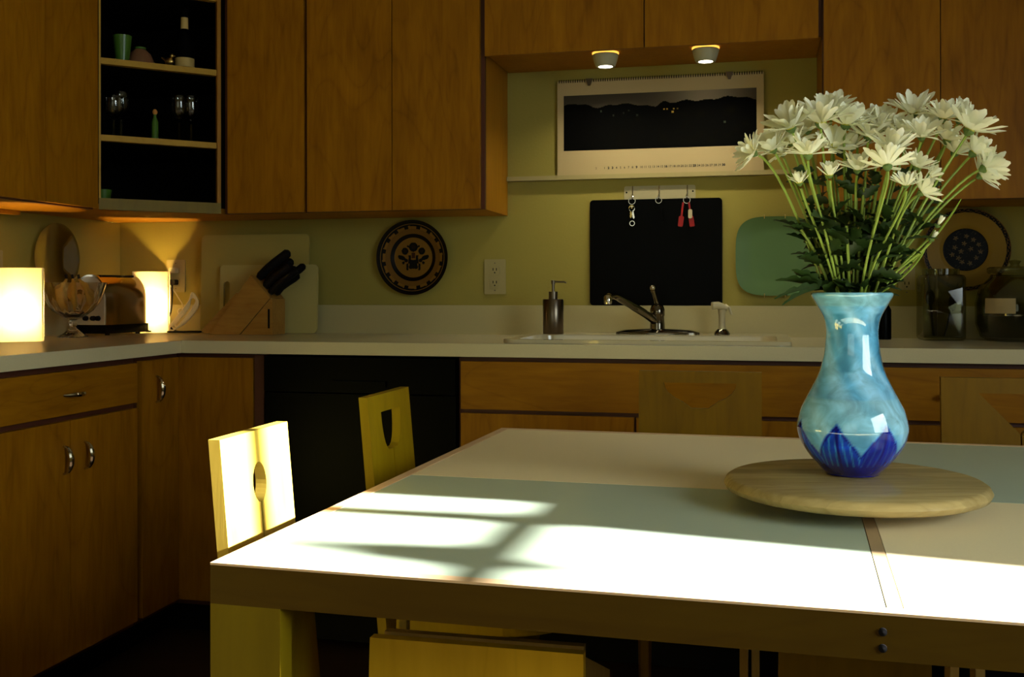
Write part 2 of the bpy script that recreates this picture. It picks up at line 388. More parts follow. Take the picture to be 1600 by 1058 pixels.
# sink base
def base_front(name, label, x0, x1, fronts, doors, knob=None):
    t = thing(name, label, 'cabinet', ((x0+x1)/2, 3.2, 0))
    yb = YB+DT
    P_('carcass', box((x0, x0+.016, yb+.02, D-.002, .1, .872), (x1-.016, x1, yb+.02, D-.002, .1, .872), (x0+.016, x1-.016, yb+.02, D-.002, .1, .116), (x0+.016, x1-.016, D-.02, D-.002, .116, .872)), 'body', t)
    P_('face_frame', box((x0, x1, yb+.001, yb+.019, .1, .872)), 'frame', t)
    P_('toe_kick', box((x0, x1, yb+.07, yb+.09, .001, .1)), 'black_matte', t)
    for a, b in fronts:
        d = P_('drawer_front' if not knob else 'drawer', box((a, b, YB, yb, .725, zt)), 'door_x', t, bevel=.002)
        if knob:
            k = obj('knob', lathe([(0, 0), (.007, 0), (.004, .008), (.004, .012), (.009, .016), (.009, .02), (0, .023)], 16), 'brass', d, smooth=True)
            k.rotation_euler = (PI/2, 0, 0); k.location = (knob, YB, .79)
    for a, b in doors: P_('door', box((a, b, YB, yb, .118, zdw)), 'door', t, bevel=.002)
    return t
base_front('sink_base_cabinet', 'maple base cabinet under the sink with a wide false drawer front over two doors', -.858, .162, [(-.848, .154)], [(-.848, -.350), (-.343, .154)])
base_front('base_cabinet', 'maple base cabinet right of the sink base, drawer with small brass knob, behind the vase', .166, .782, [(.176, .776)], [(.176, .474), (.478, .776)], knob=.449)
base_front('base_cabinet', 'maple base cabinet at the far right end of the back counter', .786, 1.50, [(.794, 1.49)], [(.794, 1.14), (1.144, 1.49)], knob=1.14)

# ------------------------------------------------------------ countertop, backsplash
YC, XC = 2.898, -1.724
SX0, SX1, SY0, SY1 = -.705, .047, 2.965, 3.335    # sink bowl opening
ct = thing('countertop', 'L-shaped pale laminate countertop with backsplash', 'countertop', (0, 3.2, .876))
outer = [(XL+.001, 2.0), (XC-.004, 2.0), (XC-.004, YC+.004), (1.5, YC+.004), (1.5, D-.001), (XL+.001, D-.001)]
P_('worktop', prism(outer, .8765, ZC, [[(SX0, SY0), (SX0, SY1), (SX1, SY1), (SX1, SY0)]]), 'counter', ct)
P_('edge_strip', box((XC-.004, XC, 2.0, YC, .8765, ZC-.0005)), 'counter_edge', ct)
P_('edge_strip', box((XC+.0005, 1.5, YC, YC+.004, .8765, ZC-.0005)), 'counter_edge', ct)
P_('backsplash', box((XL+.001, 1.5, D-.02, D-.001, ZC, 1.014)), 'splash', ct, bevel=.003)
P_('backsplash', box((XL+.001, XL+.02, 2.0, D-.02, ZC, 1.014)), 'splash', ct, bevel=.003)

# ------------------------------------------------------------ wall cabinets
YU, XU, ZU = 3.208, -2.034, 1.322
ZTOP = 2.3
def wall_cab(label, x0, x1, z0, doors, name='wall_cabinet', boxz=None, bx0=None, bx1=None):
    t = thing(name, label, 'cabinet', ((x0+x1)/2, 3.35, z0)); yb = YU+DT
    bz = boxz if boxz is not None else z0
    a, b = (bx0 if bx0 is not None else x0), (bx1 if bx1 is not None else x1)
    P_('carcass', box((a, b, yb+.018, D-.001, bz, ZTOP)), 'body', t)
    P_('face_frame', box((a, b, yb+.001, yb+.018, bz, ZTOP)), 'frame', t)
    for p, q in doors: P_('door', box((p, q, YU, yb, z0+.001, ZTOP-.01)), 'door', t, bevel=.0015)
    return t
wall_cab('narrow single-door wall cabinet next to the corner shelves', -1.757, -1.459, ZU, [(-1.738, -1.464)])
wall_cab('two-door wall cabinet above the round blue-patterned plate', -1.457, -.856, ZU, [(-1.4525, -1.1605), (-1.1575, -.868)])
wall_cab('short two-door cabinet above the sink carrying two puck lights', -.853, .168, 1.800, [(-.851, -.3535), (-.3495, .156)], boxz=1.812, bx0=-.8525, bx1=.1655)
wall_cab('two-door wall cabinet right of the sink, behind the daisies', .167, .797, ZU, [(.171, .4885), (.4915, .795)])
wall_cab('wall cabinet at the far right edge of the picture', .799, 1.43, ZU, [(.803, 1.11), (1.113, 1.425)])
# left run
t = thing('wall_cabinet', 'two-door wall cabinet on the left wall above the glowing lamp', 'cabinet', (-2.2, 2.65, ZU))
P_('carcass', box((XL+.001, XU-DT-.018, 2.05, 2.930, ZU, ZTOP)), 'body', t)
P_('face_frame', box((XU-DT-.018, XU-DT-.001, 2.05, 2.930, ZU, ZTOP)), 'frame', t)
for a, b in ((2.06, 2.366), (2.37, 2.6790), (2.6825, 2.930)): P_('door', box((XU-DT, XU, a, b, ZU+.004, ZTOP-.01)), 'door', t, bevel=.0015)
P_('light_rail', box((XL+.03, XL+.05, 2.4, 2.92, ZU-.014, ZU-.001)), 'body', t)
# diagonal corner cabinet with open shelves
t = thing('corner_shelf_cabinet', 'diagonal corner wall cabinet with open shelves and dark interior', 'cabinet', (-2.1, 3.3, ZU))
A, B = Vector((-2.034, 2.934)), Vector((-1.762, 3.208)); e = (B-A).normalized(); nrm = Vector((e.y, -e.x))
plan = [(XL+.001, 2.934), tuple(A), tuple(B), (-1.762, D-.001), (XL+.001, D-.001)]
def inset_plan(k):  # plan slightly set back behind the face
    a, b = A-nrm*k, B-nrm*k
    return [(XL+.014, 2.946), (a.x+.002, max(a.y, 2.946)), (b.x-.012, b.y), (-1.774, D-.014), (XL+.014, D-.014)]
P_('floor_board', prism(plan, ZU, ZU+.018), 'body', t)
P_('top_board', prism(plan, ZTOP-.018, ZTOP), 'body', t)
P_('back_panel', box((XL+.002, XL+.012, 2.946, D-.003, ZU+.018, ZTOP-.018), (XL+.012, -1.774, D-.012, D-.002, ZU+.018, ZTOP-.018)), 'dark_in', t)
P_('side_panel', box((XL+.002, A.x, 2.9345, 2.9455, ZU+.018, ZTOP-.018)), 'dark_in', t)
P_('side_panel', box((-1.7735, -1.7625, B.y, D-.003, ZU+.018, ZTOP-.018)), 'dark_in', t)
def facebar(u0, u1, z0, z1, th=.018, off=0):
    a, b = A+e*u0-nrm*off, A+e*u1-nrm*off; c, d_ = b-nrm*th, a-nrm*th
    return prism([tuple(a), tuple(b), tuple(c), tuple(d_)], z0, z1)
Lf = (B-A).length
P_('stile', facebar(.0, .006, ZU+.018, ZTOP-.018), 'shelf', t)
P_('stile', facebar(Lf-.012, Lf, ZU+.018, ZTOP-.018), 'body', t)
P_('rail', facebar(0, Lf, ZU+.0, ZU+.036, off=-.001), 'tableleg', t)
for z in (1.559, 1.802, 2.05):
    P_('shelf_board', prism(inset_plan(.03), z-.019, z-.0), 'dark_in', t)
    P_('shelf_lip', facebar(.007, Lf-.013, z-.019, z, .024, .004), 'shelf', t)

# things on the open shelves (plan position by distance along the face u and set-back s)
def sp(u, s, z): q = A+e*u-nrm*s; return (q.x, q.y, z)
t = thing('tumbler', 'tapered green tumbler on the upper open shelf', 'cup', sp(.088, .08, 1.8025))
obj('cup_body', lathe([(0, 0), (.020, 0), (.030, .092), (.028, .092), (.018, .005), (0, .005)], 32), 'green_cup', t, smooth=True)
t = thing('bowl', 'upturned pink and green bowl beside the green tumbler', 'bowl', sp(.155, .13, 1.8025))
obj('bowl_body', lathe([(0, .065), (.018, .065), (.034, .05), (.05, .015), (.052, 0), (.049, 0), (.032, .045), (0, .06)], 32), 'pink', t, smooth=True)
obj('foot_ring', lathe([(.012, .066), (.018, .066), (.018, .072), (.012, .072)], 24), 'green_cup', t, smooth=True)
t = thing('bottle', 'dark bottle with two gold labels on the upper open shelf', 'bottle', sp(.290, .09, 1.8025))
obj('bottle_body', lathe([(0, 0), (.030, 0), (.032, .01), (.032, .10), (.012, .135), (.011, .20), (.013, .20), (.013, .21), (0, .21)], 32), 'black', t, smooth=True)
obj('front_label', lathe([(.0325, .012), (.0325, .042)], 32), 'label', t, smooth=True)
obj('neck_label', lathe([(.0126, .142), (.0120, .180)], 32), 'label', t, smooth=True)
t = thing('figurine', 'small bird-shaped brass figurine left of the dark bottle', 'figurine', sp(.232, .06, 1.8025))
bmf = bmesh.new(); bmesh.ops.create_uvsphere(bmf, u_segments=16, v_segments=10, radius=.014, matrix=Matrix.Translation((0, 0, .022)) @ Matrix.Diagonal((1.1, .7, 1, 1)))
bmesh.ops.create_uvsphere(bmf, u_segments=12, v_segments=8, radius=.007, matrix=Matrix.Translation((.010, 0, .040)))
tube([(.015, 0, .040), (.024, 0, .038)], [.003, .0005], 6, bmf); tube([(-.01, 0, .026), (-.028, 0, .036)], [.006, .002], 6, bmf)
obj('figurine_body', bmf, 'brass', t, smooth=True); obj('stand', lathe([(0, 0), (.012, 0), (.012, .003), (.003, .005), (.003, .012), (0, .012)], 16), 'brass', t)
def wineglass(loc, label, h=.15, r=.03, grp=None):
    t = thing('stemmed_glass', label, 'glass', loc)
    obj('goblet', lathe([(0, .002), (r*.95, .001), (r*.95, .003), (.004, .007), (.0035, h*.45), (r*.55, h*.52), (r, h*.7), (r*.88, h), (r*.84, h), (r*.96, h*.7), (r*.5, h*.54), (0, h*.5)], 28), 'glass', t, smooth=True)
    return t
wineglass(sp(.065, .10, 1.5595), 'stemmed glass at the left end of the middle open shelf', .14)
wineglass(sp(.100, .16, 1.5595), 'taller stemmed glass just right of the leftmost stemmed glass', .165)
wineglass(sp(.275, .10, 1.5595), 'stemmed glass at the right end of the middle open shelf', .16)
wineglass(sp(.325, .14, 1.5595), 'stemmed glass in the right back corner of the middle open shelf', .17)
t = thing('bottle', 'slim green bottle with an orange ball stopper in the middle of the middle shelf', 'bottle', sp(.193, .09, 1.5595))
obj('bottle_body', lathe([(0, 0), (.011, 0), (.011, .065), (.005, .082), (.005, .090), (0, .09)], 20), 'green_cup', t, smooth=True)
obj('stopper', lathe([(0, .088), (.004, .089), (.008, .095), (.008, .101), (.004, .107), (0, .108)], 20), 'amber', t, smooth=True)
t = thing('cup', 'pale green cup at the left end of the lowest open shelf', 'cup', sp(.026, .07, ZU+.0185))
obj('cup_body', lathe([(0, 0), (.018, 0), (.027, .05), (.025, .05), (.016, .004), (0, .004)], 24), 'green_cup', t, smooth=True)

# ------------------------------------------------------------ puck lights under the sink cabinet
def puck(x, y, label):
    t = thing('puck_light', label, 'light', (x, y, 1.812), group='puck lights under the sink cabinet')
    obj('housing', lathe([(.022, -.0445), (.030, -.0445), (.036, -.03), (.0415, -.008), (.039, -.006), (.020, -.006)], 40), 'puck', t, smooth=True)
    obj('glowing_gap', lathe([(0, -.0055), (.042, -.0055), (.042, -.001), (0, -.001)], 40), 'puckrim', t)
    obj('lens', lathe([(0, -.040), (.0225, -.040), (.0225, -.044), (0, -.0455)], 32), 'puckglow', t)
    l = light('puck_lamp', 'AREA', (x, y, 1.764), 1.0, (1, .90, .62), .045, aim=(0, 0.12, -1)); l.data.shape = 'DISK'; l.data.spread = 2.3
puck(-.483, 3.300, 'left of the two round puck lights under the sink cabinet')
puck(-.173, 3.300, 'right of the two round puck lights under the sink cabinet')

# ------------------------------------------------------------ back wall: ledge, calendar, key rack, panel, plates, outlets
t = thing('picture_ledge', 'thin pale ledge on the wall supporting the calendar', 'ledge', (-.4, D, 1.44))
P_('rail', box((-.852, .165, D-.026, D-.001, 1.438, 1.446)), 'ledge', t, bevel=.002)
P_('lip', box((-.852, .165, D-.029, D-.0265, 1.438, 1.4525)), 'ledge', t, bevel=.001)
cal = thing('calendar', 'wide wall calendar with a dark landscape photograph standing on the ledge', 'calendar', (-.34, D-.01, 1.447))
cy = D-.012
P_('sheet', box((-.679, .001, cy-.003, cy, 1.4475, 1.772)), 'paper', cal)
def grid_print(x0, x1, z0, z1, nx, nz, y, f):
    bm = bmesh.new(); cl = bm.loops.layers.color.new('paint'); V = [[bm.verts.new((x0+(x1-x0)*i/nx, y, z0+(z1-z0)*j/nz)) for i in range(nx+1)] for j in range(nz+1)]
    cols = {}
    for j in range(nz):
        for i in range(nx):
            fc = bm.faces.new((V[j][i], V[j][i+1], V[j+1][i+1], V[j+1][i])); c = f((i+.5)/nx, (j+.5)/nz)
            for l in fc.loops: l[cl] = tuple(c)+(1,)
    return bm
def hills(u): return .80+.035*math.sin(u*9+.5)+.02*math.sin(u*23)+(.05 if .49 < u < .56 else 0)*math.sin((u-.49)/.07*PI)+.012*math.sin(u*61)-.05*math.exp(-((u-.17)/.06)**2)+u*.02
lamps = [(.20, .70, .16), (.265, .61, .12), (.32, .65, .08), (.345, .69, .1), (.39, .60, .1), (.53, .69, .9), (.545, .69, .9), (.575, .64, 1), (.58, .69, .9), (.60, .69, .6), (.84, .42, .15)]
rr = random.Random(3); blot = [(rr.random(), rr.random()*.55+.1, rr.random()*.06+.02, rr.random()) for _ in range(46)]
def photo(u, v):
    if v > hills(u): 
        g = .10+.16*math.exp(-((u-.75)/.2)**2)*(.5+v*.5)+.12*(1-abs(u-.3)*1.2)*(1.1-v); g = max(.05, g)*2.0
        return (g*1.05, g*.95, g*.8)
    c = [.004, .0035, .002]
    for a, b, r_, w in blot:
        d2 = ((u-a)*2.9)**2+(v-b)**2
        if d2 < r_*r_*4 and a > .3: k = math.exp(-d2/(r_*r_))*.020*w*(.4+a); c[0] += k*1.2; c[1] += k; c[2] += k*.15
    for a, b, w in lamps:
        if abs(u-a) < .0045 and abs(v-b) < .016: return (w*.8, w*.65, w*.3) if w > .5 else (w*1.6, w*1.8, w*1.5)
    return c
P_('photograph', grid_print(-.657, -.022, 1.536, 1.722, 260, 84, cy-.0036, photo), 'print', cal)
bmc = bmesh.new()
for i in range(86):
    x = -.672+i*.667/85; tube([(x, cy-.004, 1.7655), (x, cy-.0065, 1.7715), (x, cy-.001, 1.776)], .0012, 4, bmc)
b_ = P_('spiral_binding', bmc, 'black_matte', cal); b_['kind'] = 'stuff'
for x in (-.569, -.108): P_('clip', prism([(x-.012, 1.776), (x+.012, 1.776), (x+.004, 1.752), (x-.004, 1.752)], 0, .004, tf=onwall(cy-.008)), 'steel', cal)
def text(s, size, loc, parent, m, name='lettering', extr=.0002, rot=(PI/2, 0, 0), bold=0, align='LEFT', w=None):
    cu = bpy.data.curves.new('t', 'FONT'); cu.body = s; cu.size = size; cu.extrude = extr; cu.offset = bold; cu.resolution_u = 2; cu.align_x = align
    tmp = bpy.data.objects.new('t', cu); C.objects.link(tmp); bpy.context.view_layer.update()
    me = bpy.data.meshes.new_from_object(tmp.evaluated_get(bpy.context.evaluated_depsgraph_get())); bpy.data.objects.remove(tmp)
    if w:
        xs = [v.co.x for v in me.vertices]; k = w/(max(xs)-min(xs))
        for v in me.vertices: v.co.x *= k
    me.materials.clear(); me.materials.append(M[m]); o = bpy.data.objects.new(name, me); C.objects.link(o)
    o.rotation_euler = rot; o.location = loc; return child(o, parent)
text('S', .010, (-.549, cy-.0034, 1.4715), cal, 'ink', 'month_mark')
for n in range(1, 31):
    x = -.521+(n-1)*.0134; big = n in (2, 3, 9, 16, 23, 30)
    text(str(n), .0105, (x, cy-.0034, 1.4715), cal, 'ink', 'date_number', bold=.0006 if big else .0001)
# key rack and keys
kr = thing('key_rack', 'small brushed key rack with three hooks above the black panel', 'rack', (-.337, D, 1.38))
P_('plate', prism(rrect(-.454, -.219, 1.366, 1.413, .006), 0, .003, [], onwall(D-.001)), mat('rack_metal', (.38, .33, .19), .45, metal=.1), kr)
for x in (-.425, -.337, -.245):
    P_('hook', tube(catmull([(x, D-.0045, 1.412), (x, D-.008, 1.385), (x, D-.016, 1.370), (x, D-.026, 1.372), (x, D-.029, 1.380)], 5), .0022, 8), 'chrome', kr, smooth=True)
for x in (-.446, -.227): P_('screw', tube([(x, D-.004, 1.392), (x, D-.0055, 1.392)], .003, 10), 'black_matte', kr)
yk = D-.030
t = thing('key_ring', 'brass keys hanging from the left hook of the key rack', 'keys', (-.425, yk, 1.37))
def ringbm(cx, y, cz, R, r, n=20): return tube([(cx+R*math.cos(2*PI*i/n), y, cz+R*math.sin(2*PI*i/n)) for i in range(n+1)], r, 6, cap=False)
P_('ring', ringbm(-.425, yk, 1.361, .011, .0011), 'chrome', t)
def key(x, z, ang, m, L=.030):
    head = [(x+.0095*math.cos(a*PI/8), z+.0095*math.sin(a*PI/8)) for a in range(16)]
    hole = [(x+.003*math.cos(a*PI/4), z+.004+.003*math.sin(a*PI/4)) for a in range(8)]
    bm = prism(head, 0, .002, [hole], onwall(yk)); prism([(x-.0035, z-.008), (x+.0035, z-.008), (x+.0035, z-L), (x, z-L-.004), (x-.0035, z-L+.003), (x-.002, z-L+.008), (x-.0035, z-L+.011)], 0, .002, tf=onwall(yk), bm=bm)
    bmesh.ops.rotate(bm, verts=bm.verts, cent=(x, yk, z+.01), matrix=Matrix.Rotation(ang, 3, 'Y')); return bm
P_('key', key(-.4245, 1.338, .12, 'brass'), 'brass', t); 
P_('key', key(-.4265, 1.335, -.18, 'brass'), 'chrome', t)
P_('charm', ringbm(-.424, yk-.002, 1.287, .008, .0018), 'chrome', t)
t = thing('key_ring', 'single dark key hanging from the middle hook of the key rack', 'keys', (-.337, yk, 1.37))
P_('ring', ringbm(-.337, yk, 1.362, .010, .0010), 'chrome', t)
P_('key', key(-.334, 1.340, -.15, 'steel', .05), 'black', t)
t = thing('key_ring', 'keys with two red tags and one white tag on the right hook', 'keys', (-.245, yk, 1.37))
P_('ring', ringbm(-.245, yk, 1.361, .011, .0011), 'chrome', t)
for dx, a in ((-.012, .12), (.007, -.14)):
    bm = prism(rrect(-.245+dx-.008, -.245+dx+.008, 1.272, 1.306, .003, 3), 0, .005, [], onwall(yk)); prism(rrect(-.245+dx-.003, -.245+dx+.003, 1.305, 1.352, .001, 2), .001, .003, [], onwall(yk), bm)
    bmesh.ops.rotate(bm, verts=bm.verts, cent=(-.245, yk, 1.35), matrix=Matrix.Rotation(a, 3, 'Y')); tag(P_('red_tag', bm, 'red', t), 'red plastic tag')
P_('white_tag', prism(rrect(-.240, -.227, 1.300, 1.330, .005, 4), .006, .009, [], onwall(yk)), 'white', t)
# black panel standing on the backsplash
t = tag(obj('glass_board', prism(rrect(-.569, -.132, 1.0145, 1.368, .012), 0, .010, [], onwall(D-.003)), 'black', bevel=.0015), 'black rectangular board with rounded corners standing on the backsplash', 'board')
# green square plate
def shaped_plate(prof, a, b, e, n=72):
    bm = bmesh.new(); rings = []
    for k, w in prof: rings.append([bm.verts.new((x*k, -w, z*k)) for x, z in superell(a, b, e, n)] if k > 1e-4 else [bm.verts.new((0, -w, 0))])
    for A_, B_ in zip(rings, rings[1:]):
        for i in range(n):
            j = (i+1) % n
            if len(B_) == 1: bm.faces.new((A_[i], A_[j], B_[0]))
            elif len(A_) == 1: bm.faces.new((A_[0], B_[i], B_[j]))
            else: bm.faces.new((A_[i], A_[j], B_[j], B_[i]))
    return bm
t = thing('square_plate', 'plain green rounded-square plate hung on the wall by wire clips', 'plate', (.037, D-.003, 1.175))
obj('dish', shaped_plate([(0, 0), (.6, 0), (1, .018), (1, .021), (.72, .008), (.6, .005), (0, .005)], .126, .128, 3.6), 'aqua_plate', t, smooth=True)
for x in (-.035, .03):
    for s in (-1, 1):
        obj('wire_clip', tube([(x, -.001, s*.134), (x, -.024, s*.131), (x, -.0245, s*.121)], .0013, 6), 'brass', t)
# painted round plates: polar grid with colour drawn on it
def round_plate(parent, R, f, prof, n=180, rings=60):
    bm = bmesh.new(); cl = bm.loops.layers.color.new('paint')
    def w(k):
        for (a, wa), (b, wb) in zip(prof, prof[1:]):
            if a <= k <= b: return wa+(wb-wa)*(k-a)/(b-a)
        return prof[-1][1]
    V = [[bm.verts.new((R*(j/rings)*math.cos(2*PI*i/n), -w(j/rings), R*(j/rings)*math.sin(2*PI*i/n))) for i in range(n)] for j in range(1, rings+1)]
    c0 = bm.verts.new((0, -w(0), 0))
    def paint(fc, k, th):
        c = f(k*math.cos(th), k*math.sin(th), k, th)
        for l in fc.loops: l[cl] = tuple(c)+(1,)
    for i in range(n):
        j = (i+1) % n; th = 2*PI*(i+.5)/n
        paint(bm.faces.new((c0, V[0][i], V[0][j])), .5/rings, th)
        for k in range(rings-1): paint(bm.faces.new((V[k][i], V[k+1][i], V[k+1][j], V[k][j])), (k+1.5)/rings, th)
    bk = [bm.verts.new((R*.6*math.cos(2*PI*i/n), 0, R*.6*math.sin(2*PI*i/n))) for i in range(n)]
    for i in range(n):
        j = (i+1) % n; paint(bm.faces.new((V[-1][i], V[-1][j], bk[j], bk[i])), 1, 0)
    paint(bm.faces.new(bk), 1, 0)
    return obj('dish', bm, 'ceramic', parent, smooth=True)
INK, RUST, CREAM = (.004, .007, .012), (.055, .014, .008), (.46, .33, .10)
def near(x, z, a, b, r): return (x-a)**2+(z-b)**2 < r*r
def folk(x, z, k, th):
    if k > .955: return RUST
    if k > .905: return INK
    if k > .875: return CREAM
    if k > .76:
        u = (th*16/(2*PI)) % 1
        if k > .80+.05*math.sin(th*16) and k > .835: return INK
        if abs(u-.5) < .17 and abs(k-.82) < .045: return RUST if abs(u-.5) < .07 else INK
        return CREAM
    if k > .64: return (.40, .28, .09)
    if k > .585: return INK
    if k > .555: return RUST
    if k > .525: return INK
    a = abs(x)
    if near(x, z, 0, .28, .055): return (.10, .05, .02)
    if near(x, z, 0, .28, .125): return INK if int(th*40) % 5 else RUST
    if near(a, z, .235, .17, .04): return (.10, .05, .02)
    if near(a, z, .235, .17, .095): return INK
    if near(a, z, .15, .30, .03): return INK
    if (a-.33)**2/.012+(z+.01-.3*(a-.3))**2/.004 < 1: return INK
    if z < .06 and abs(a-(.10+.10*abs(z))) < .035 and z > -.16: return INK
    if a < .05 and -.02 < z < .13: return (.20, .09, .04)
    if a < .11 and -.30 < z < -.06: return INK
    if abs(a-.17) < .03 and -.34 < z < -.16: return INK
    if near(a, z, .28, -.14, .04) or near(a, z, .20, -.08, .05): return RUST if near(a, z, .20, -.08, .03) else INK
    if near(a, z, .08, -.26, .05): return INK
    return CREAM
rr2 = random.Random(11); stars = [(.02, .33), (-.22, .28), (.30, .12), (.12, .02), (.24, -.20), (-.10, -.04), (-.03, .15), (-.24, .06), (-.08, -.30), (.10, -.33), (-.30, -.12), (.34, -.05), (.18, .24), (-.16, -.20)]
def floral(x, z, k, th):
    if k > .975: return (.42, .29, .11)
    if k > .90:
        return (.006, .008, .014) if (math.sin(th*46)*math.sin(th*17+k*90) > -.35) else (.36, .25, .10)
    if k > .52: return (.56, .44, .16)
    for i, (a, b) in enumerate(stars):
        r = math.hypot(x-a, z-b)
        if r < .012: return (.35, .22, .05)
        if r < .062*(.62+.38*math.cos(5*math.atan2(z-b, x-a)+i)): return (.42, .34, .20)
    if math.sin(x*37+3*math.sin(z*21))*math.sin(z*33+2*math.sin(x*19)) > .86: return (.17, .14, .08)
    return (.003, .004, .012)
t = thing('wall_plate', 'dark-rimmed folk-art plate with a flower bouquet, hung left of the sink', 'plate', (-1.194, D-.004, 1.181))
round_plate(t, .131, folk, [(0, .006), (.52, .006), (.62, .012), (1, .024)])
t = thing('wall_plate', 'round plate with black floral centre behind the glass jars at right', 'plate', (.610, D-.004, 1.190))
round_plate(t, .128, floral, [(0, .006), (.50, .006), (.60, .012), (1, .024)])
t = thing('oval_plate', 'clear glass plate hanging on the left wall behind the compote', 'plate', (XL+.004, 3.137, 1.178))
bm = lathe([(0, .004), (.062, .004), (.108, .018), (.1185, .019), (.1185, .022), (.108, .021), (.062, .008), (0, .008)], 64)
bmesh.ops.rotate(bm, verts=bm.verts, matrix=Matrix.Rotation(PI/2, 3, 'Y')); obj('dish', bm, 'glassplate', t, smooth=True)
def outlet(x, z, label, w=.075, h=.12, wallx=None, cover='ledge'):
    loc = (x, D-.0005, z) if wallx is None else (wallx+.0005, x, z)
    t = thing('wall_outlet', label, 'outlet', loc, 0 if wallx is None else PI/2)
    tf = lambda u, v, wd: (u, -wd, v)
    obj('cover_plate', prism(rrect(-w/2, w/2, -h/2, h/2, .004, 3), 0, .005, [], tf), cover, t, bevel=.001)
    for s in (-1, 1):
        r_ = obj('receptacle', prism(rrect(-.016, .016, s*.022-.015, s*.022+.015, .006, 4), .005, .0075, [], tf), cover, t)
        bm = bmesh.new()
        for du in (-.006, .006): prism([(du-.0013, s*.022-.001), (du+.0013, s*.022-.001), (du+.0013, s*.022+.008), (du-.0013, s*.022+.008)], .0076, .0079, [], tf, bm)
        prism([(.0025*math.cos(a*PI/4), s*.022-.008+.0025*math.sin(a*PI/4)) for a in range(8)], .0076, .0079, [], tf, bm)
        obj('slots', bm, 'black_matte', r_)
        obj('screw', prism([(.0022*math.cos(a*PI/4), s*.047+.0022*math.sin(a*PI/4)) for a in range(8)], .005, .006, [], tf), 'steel', t)
    return t
outlet(-.9005, 1.1125, 'white duplex outlet between the folk-art plate and the black board')
outlet(-2.1225, 1.1205, 'cream outlet in the corner with a black plug and a white plug in it')
outlet(.438, 1.105, 'outlet right of the vase, left of the floral plate', .05, .08)
outlet(2.858, 1.135, 'outlet on the left wall at the picture edge above the lamp', wallx=XL)

# ------------------------------------------------------------ sink, faucet, sprayer, soap
snk = thing('sink', 'white enamel drop-in sink set in the back counter', 'sink', (-.33, 3.2, ZC))
zr = ZC+.011
P_('rim', prism(rrect(-.733, .073, 2.937, 3.490, .04, 8), ZC+.0005, zr, [list(reversed(rrect(SX0+.01, SX1-.01, SY0+.008, SY1-.008, .05, 8)))]), 'enamel', snk, smooth=True, bevel=.004, seg=3)
bm = bmesh.new(); lp = []
for k, z in ((0, zr-.004), (.012, .80), (.03, .76), (.06, .752)):
    lp.append([bm.verts.new((x, y, z)) for x, y in rrect(SX0+.010+k, SX1-.010-k, SY0+.008+k, SY1-.008-k, .05, 8)])
for a, b in zip(lp, lp[1:]):
    for i in range(len(a)): bm.faces.new((a[i], a[(i+1) % len(a)], b[(i+1) % len(a)], b[i]))
bm.faces.new(lp[-1]); P_('basin', bm, 'enamel', snk, smooth=True)
zs = zr+.0003
f = thing('faucet', 'chrome single-lever kitchen faucet on the sink deck', 'faucet', (-.333, 3.416, zs))
bm = bmesh.new(); n = 40; R0 = [(.134, .034, 0), (.134, .034, .005), (.11, .026, .012), (.05, .022, .016), (0, 0, .016)]
rg = [[bm.verts.new((a*math.cos(2*PI*i/n), b*math.sin(2*PI*i/n), z)) for i in range(n)] for a, b, z in R0[:-1]]
for a, b in zip(rg, rg[1:]):
    for i in range(n): bm.faces.new((a[i], a[(i+1) % n], b[(i+1) % n], b[i]))
bm.faces.new(rg[0]); bm.faces.new(rg[-1]); obj('base_plate', bm, 'faucet', f, smooth=True)
obj('body', lathe([(.024, .014), (.0235, .03), (.0215, .055), (.0235, .06), (.0235, .078), (.019, .09), (.012, .096), (0, .097)], 32), 'faucet', f, smooth=True)
sp_ = obj('spout', tube(catmull([(0, -.005, .035), (-.035, -.05, .066), (-.090, -.130, .106), (-.112, -.175, .122), (-.126, -.215, .121)], 6), [.013]*10+[.0115]*6+[.0105]*9, 14), 'faucet', f, smooth=True)
obj('aerator', lathe([(0, -.014), (.0115, -.014), (.0125, -.008), (.0125, .008), (.009, .013), (0, .013)], 20), 'chrome', sp_, smooth=True).location = (-.127, -.228, .112)
h_ = obj('lever', tube(catmull([(0, 0, .092), (-.006, -.02, .118), (-.012, -.035, .142)], 5), [.008, .0075, .007, .006, .006, .006, .006, .006, .007, .008, .008], 12), 'faucet', f, smooth=True)
bm = bmesh.new(); bmesh.ops.create_uvsphere(bm, u_segments=16, v_segments=10, radius=.0095); obj('lever_knob', bm, 'chrome', h_, smooth=True).location = (-.012, -.036, .148)
s = thing('side_sprayer', 'white side sprayer standing right of the faucet', 'sprayer', (-.130, 3.434, zs))
obj('collar', lathe([(0, 0), (.026, 0), (.022, .008), (.014, .016), (0, .016)], 24), 'faucet', s, smooth=True)
hd = obj('wand', lathe([(0, .014), (.011, .014), (.010, .05), (.013, .078), (0, .084)], 20), 'white', s, smooth=True)
obj('spray_head', tube([(.016, 0, .082), (-.012, -.008, .092), (-.030, -.014, .090)], [.009, .012, .0125], 16), 'white', hd, smooth=True)
obj('trigger', tube([(.010, 0, .094), (.024, 0, .082), (.030, .001, .062)], [.004, .004, .003], 8), 'white', hd, smooth=True)
s = thing('soap_dispenser', 'cylindrical brushed-metal soap pump on the left of the sink deck', 'dispenser', (-.659, 3.339, zs))
obj('bottle', lathe([(0, 0), (.032, 0), (.0335, .003), (.0335, .108), (.031, .112), (0, .112)], 40), 'steel', s, smooth=True)
obj('collar', lathe([(.0145, .112), (.0145, .136), (0, .136)], 24), 'steel', s, smooth=True)
p_ = obj('pump', lathe([(.0045, .136), (.0045, .160), (.0065, .160), (.0065, .172), (0, .173)], 16), 'steel', s, smooth=True)
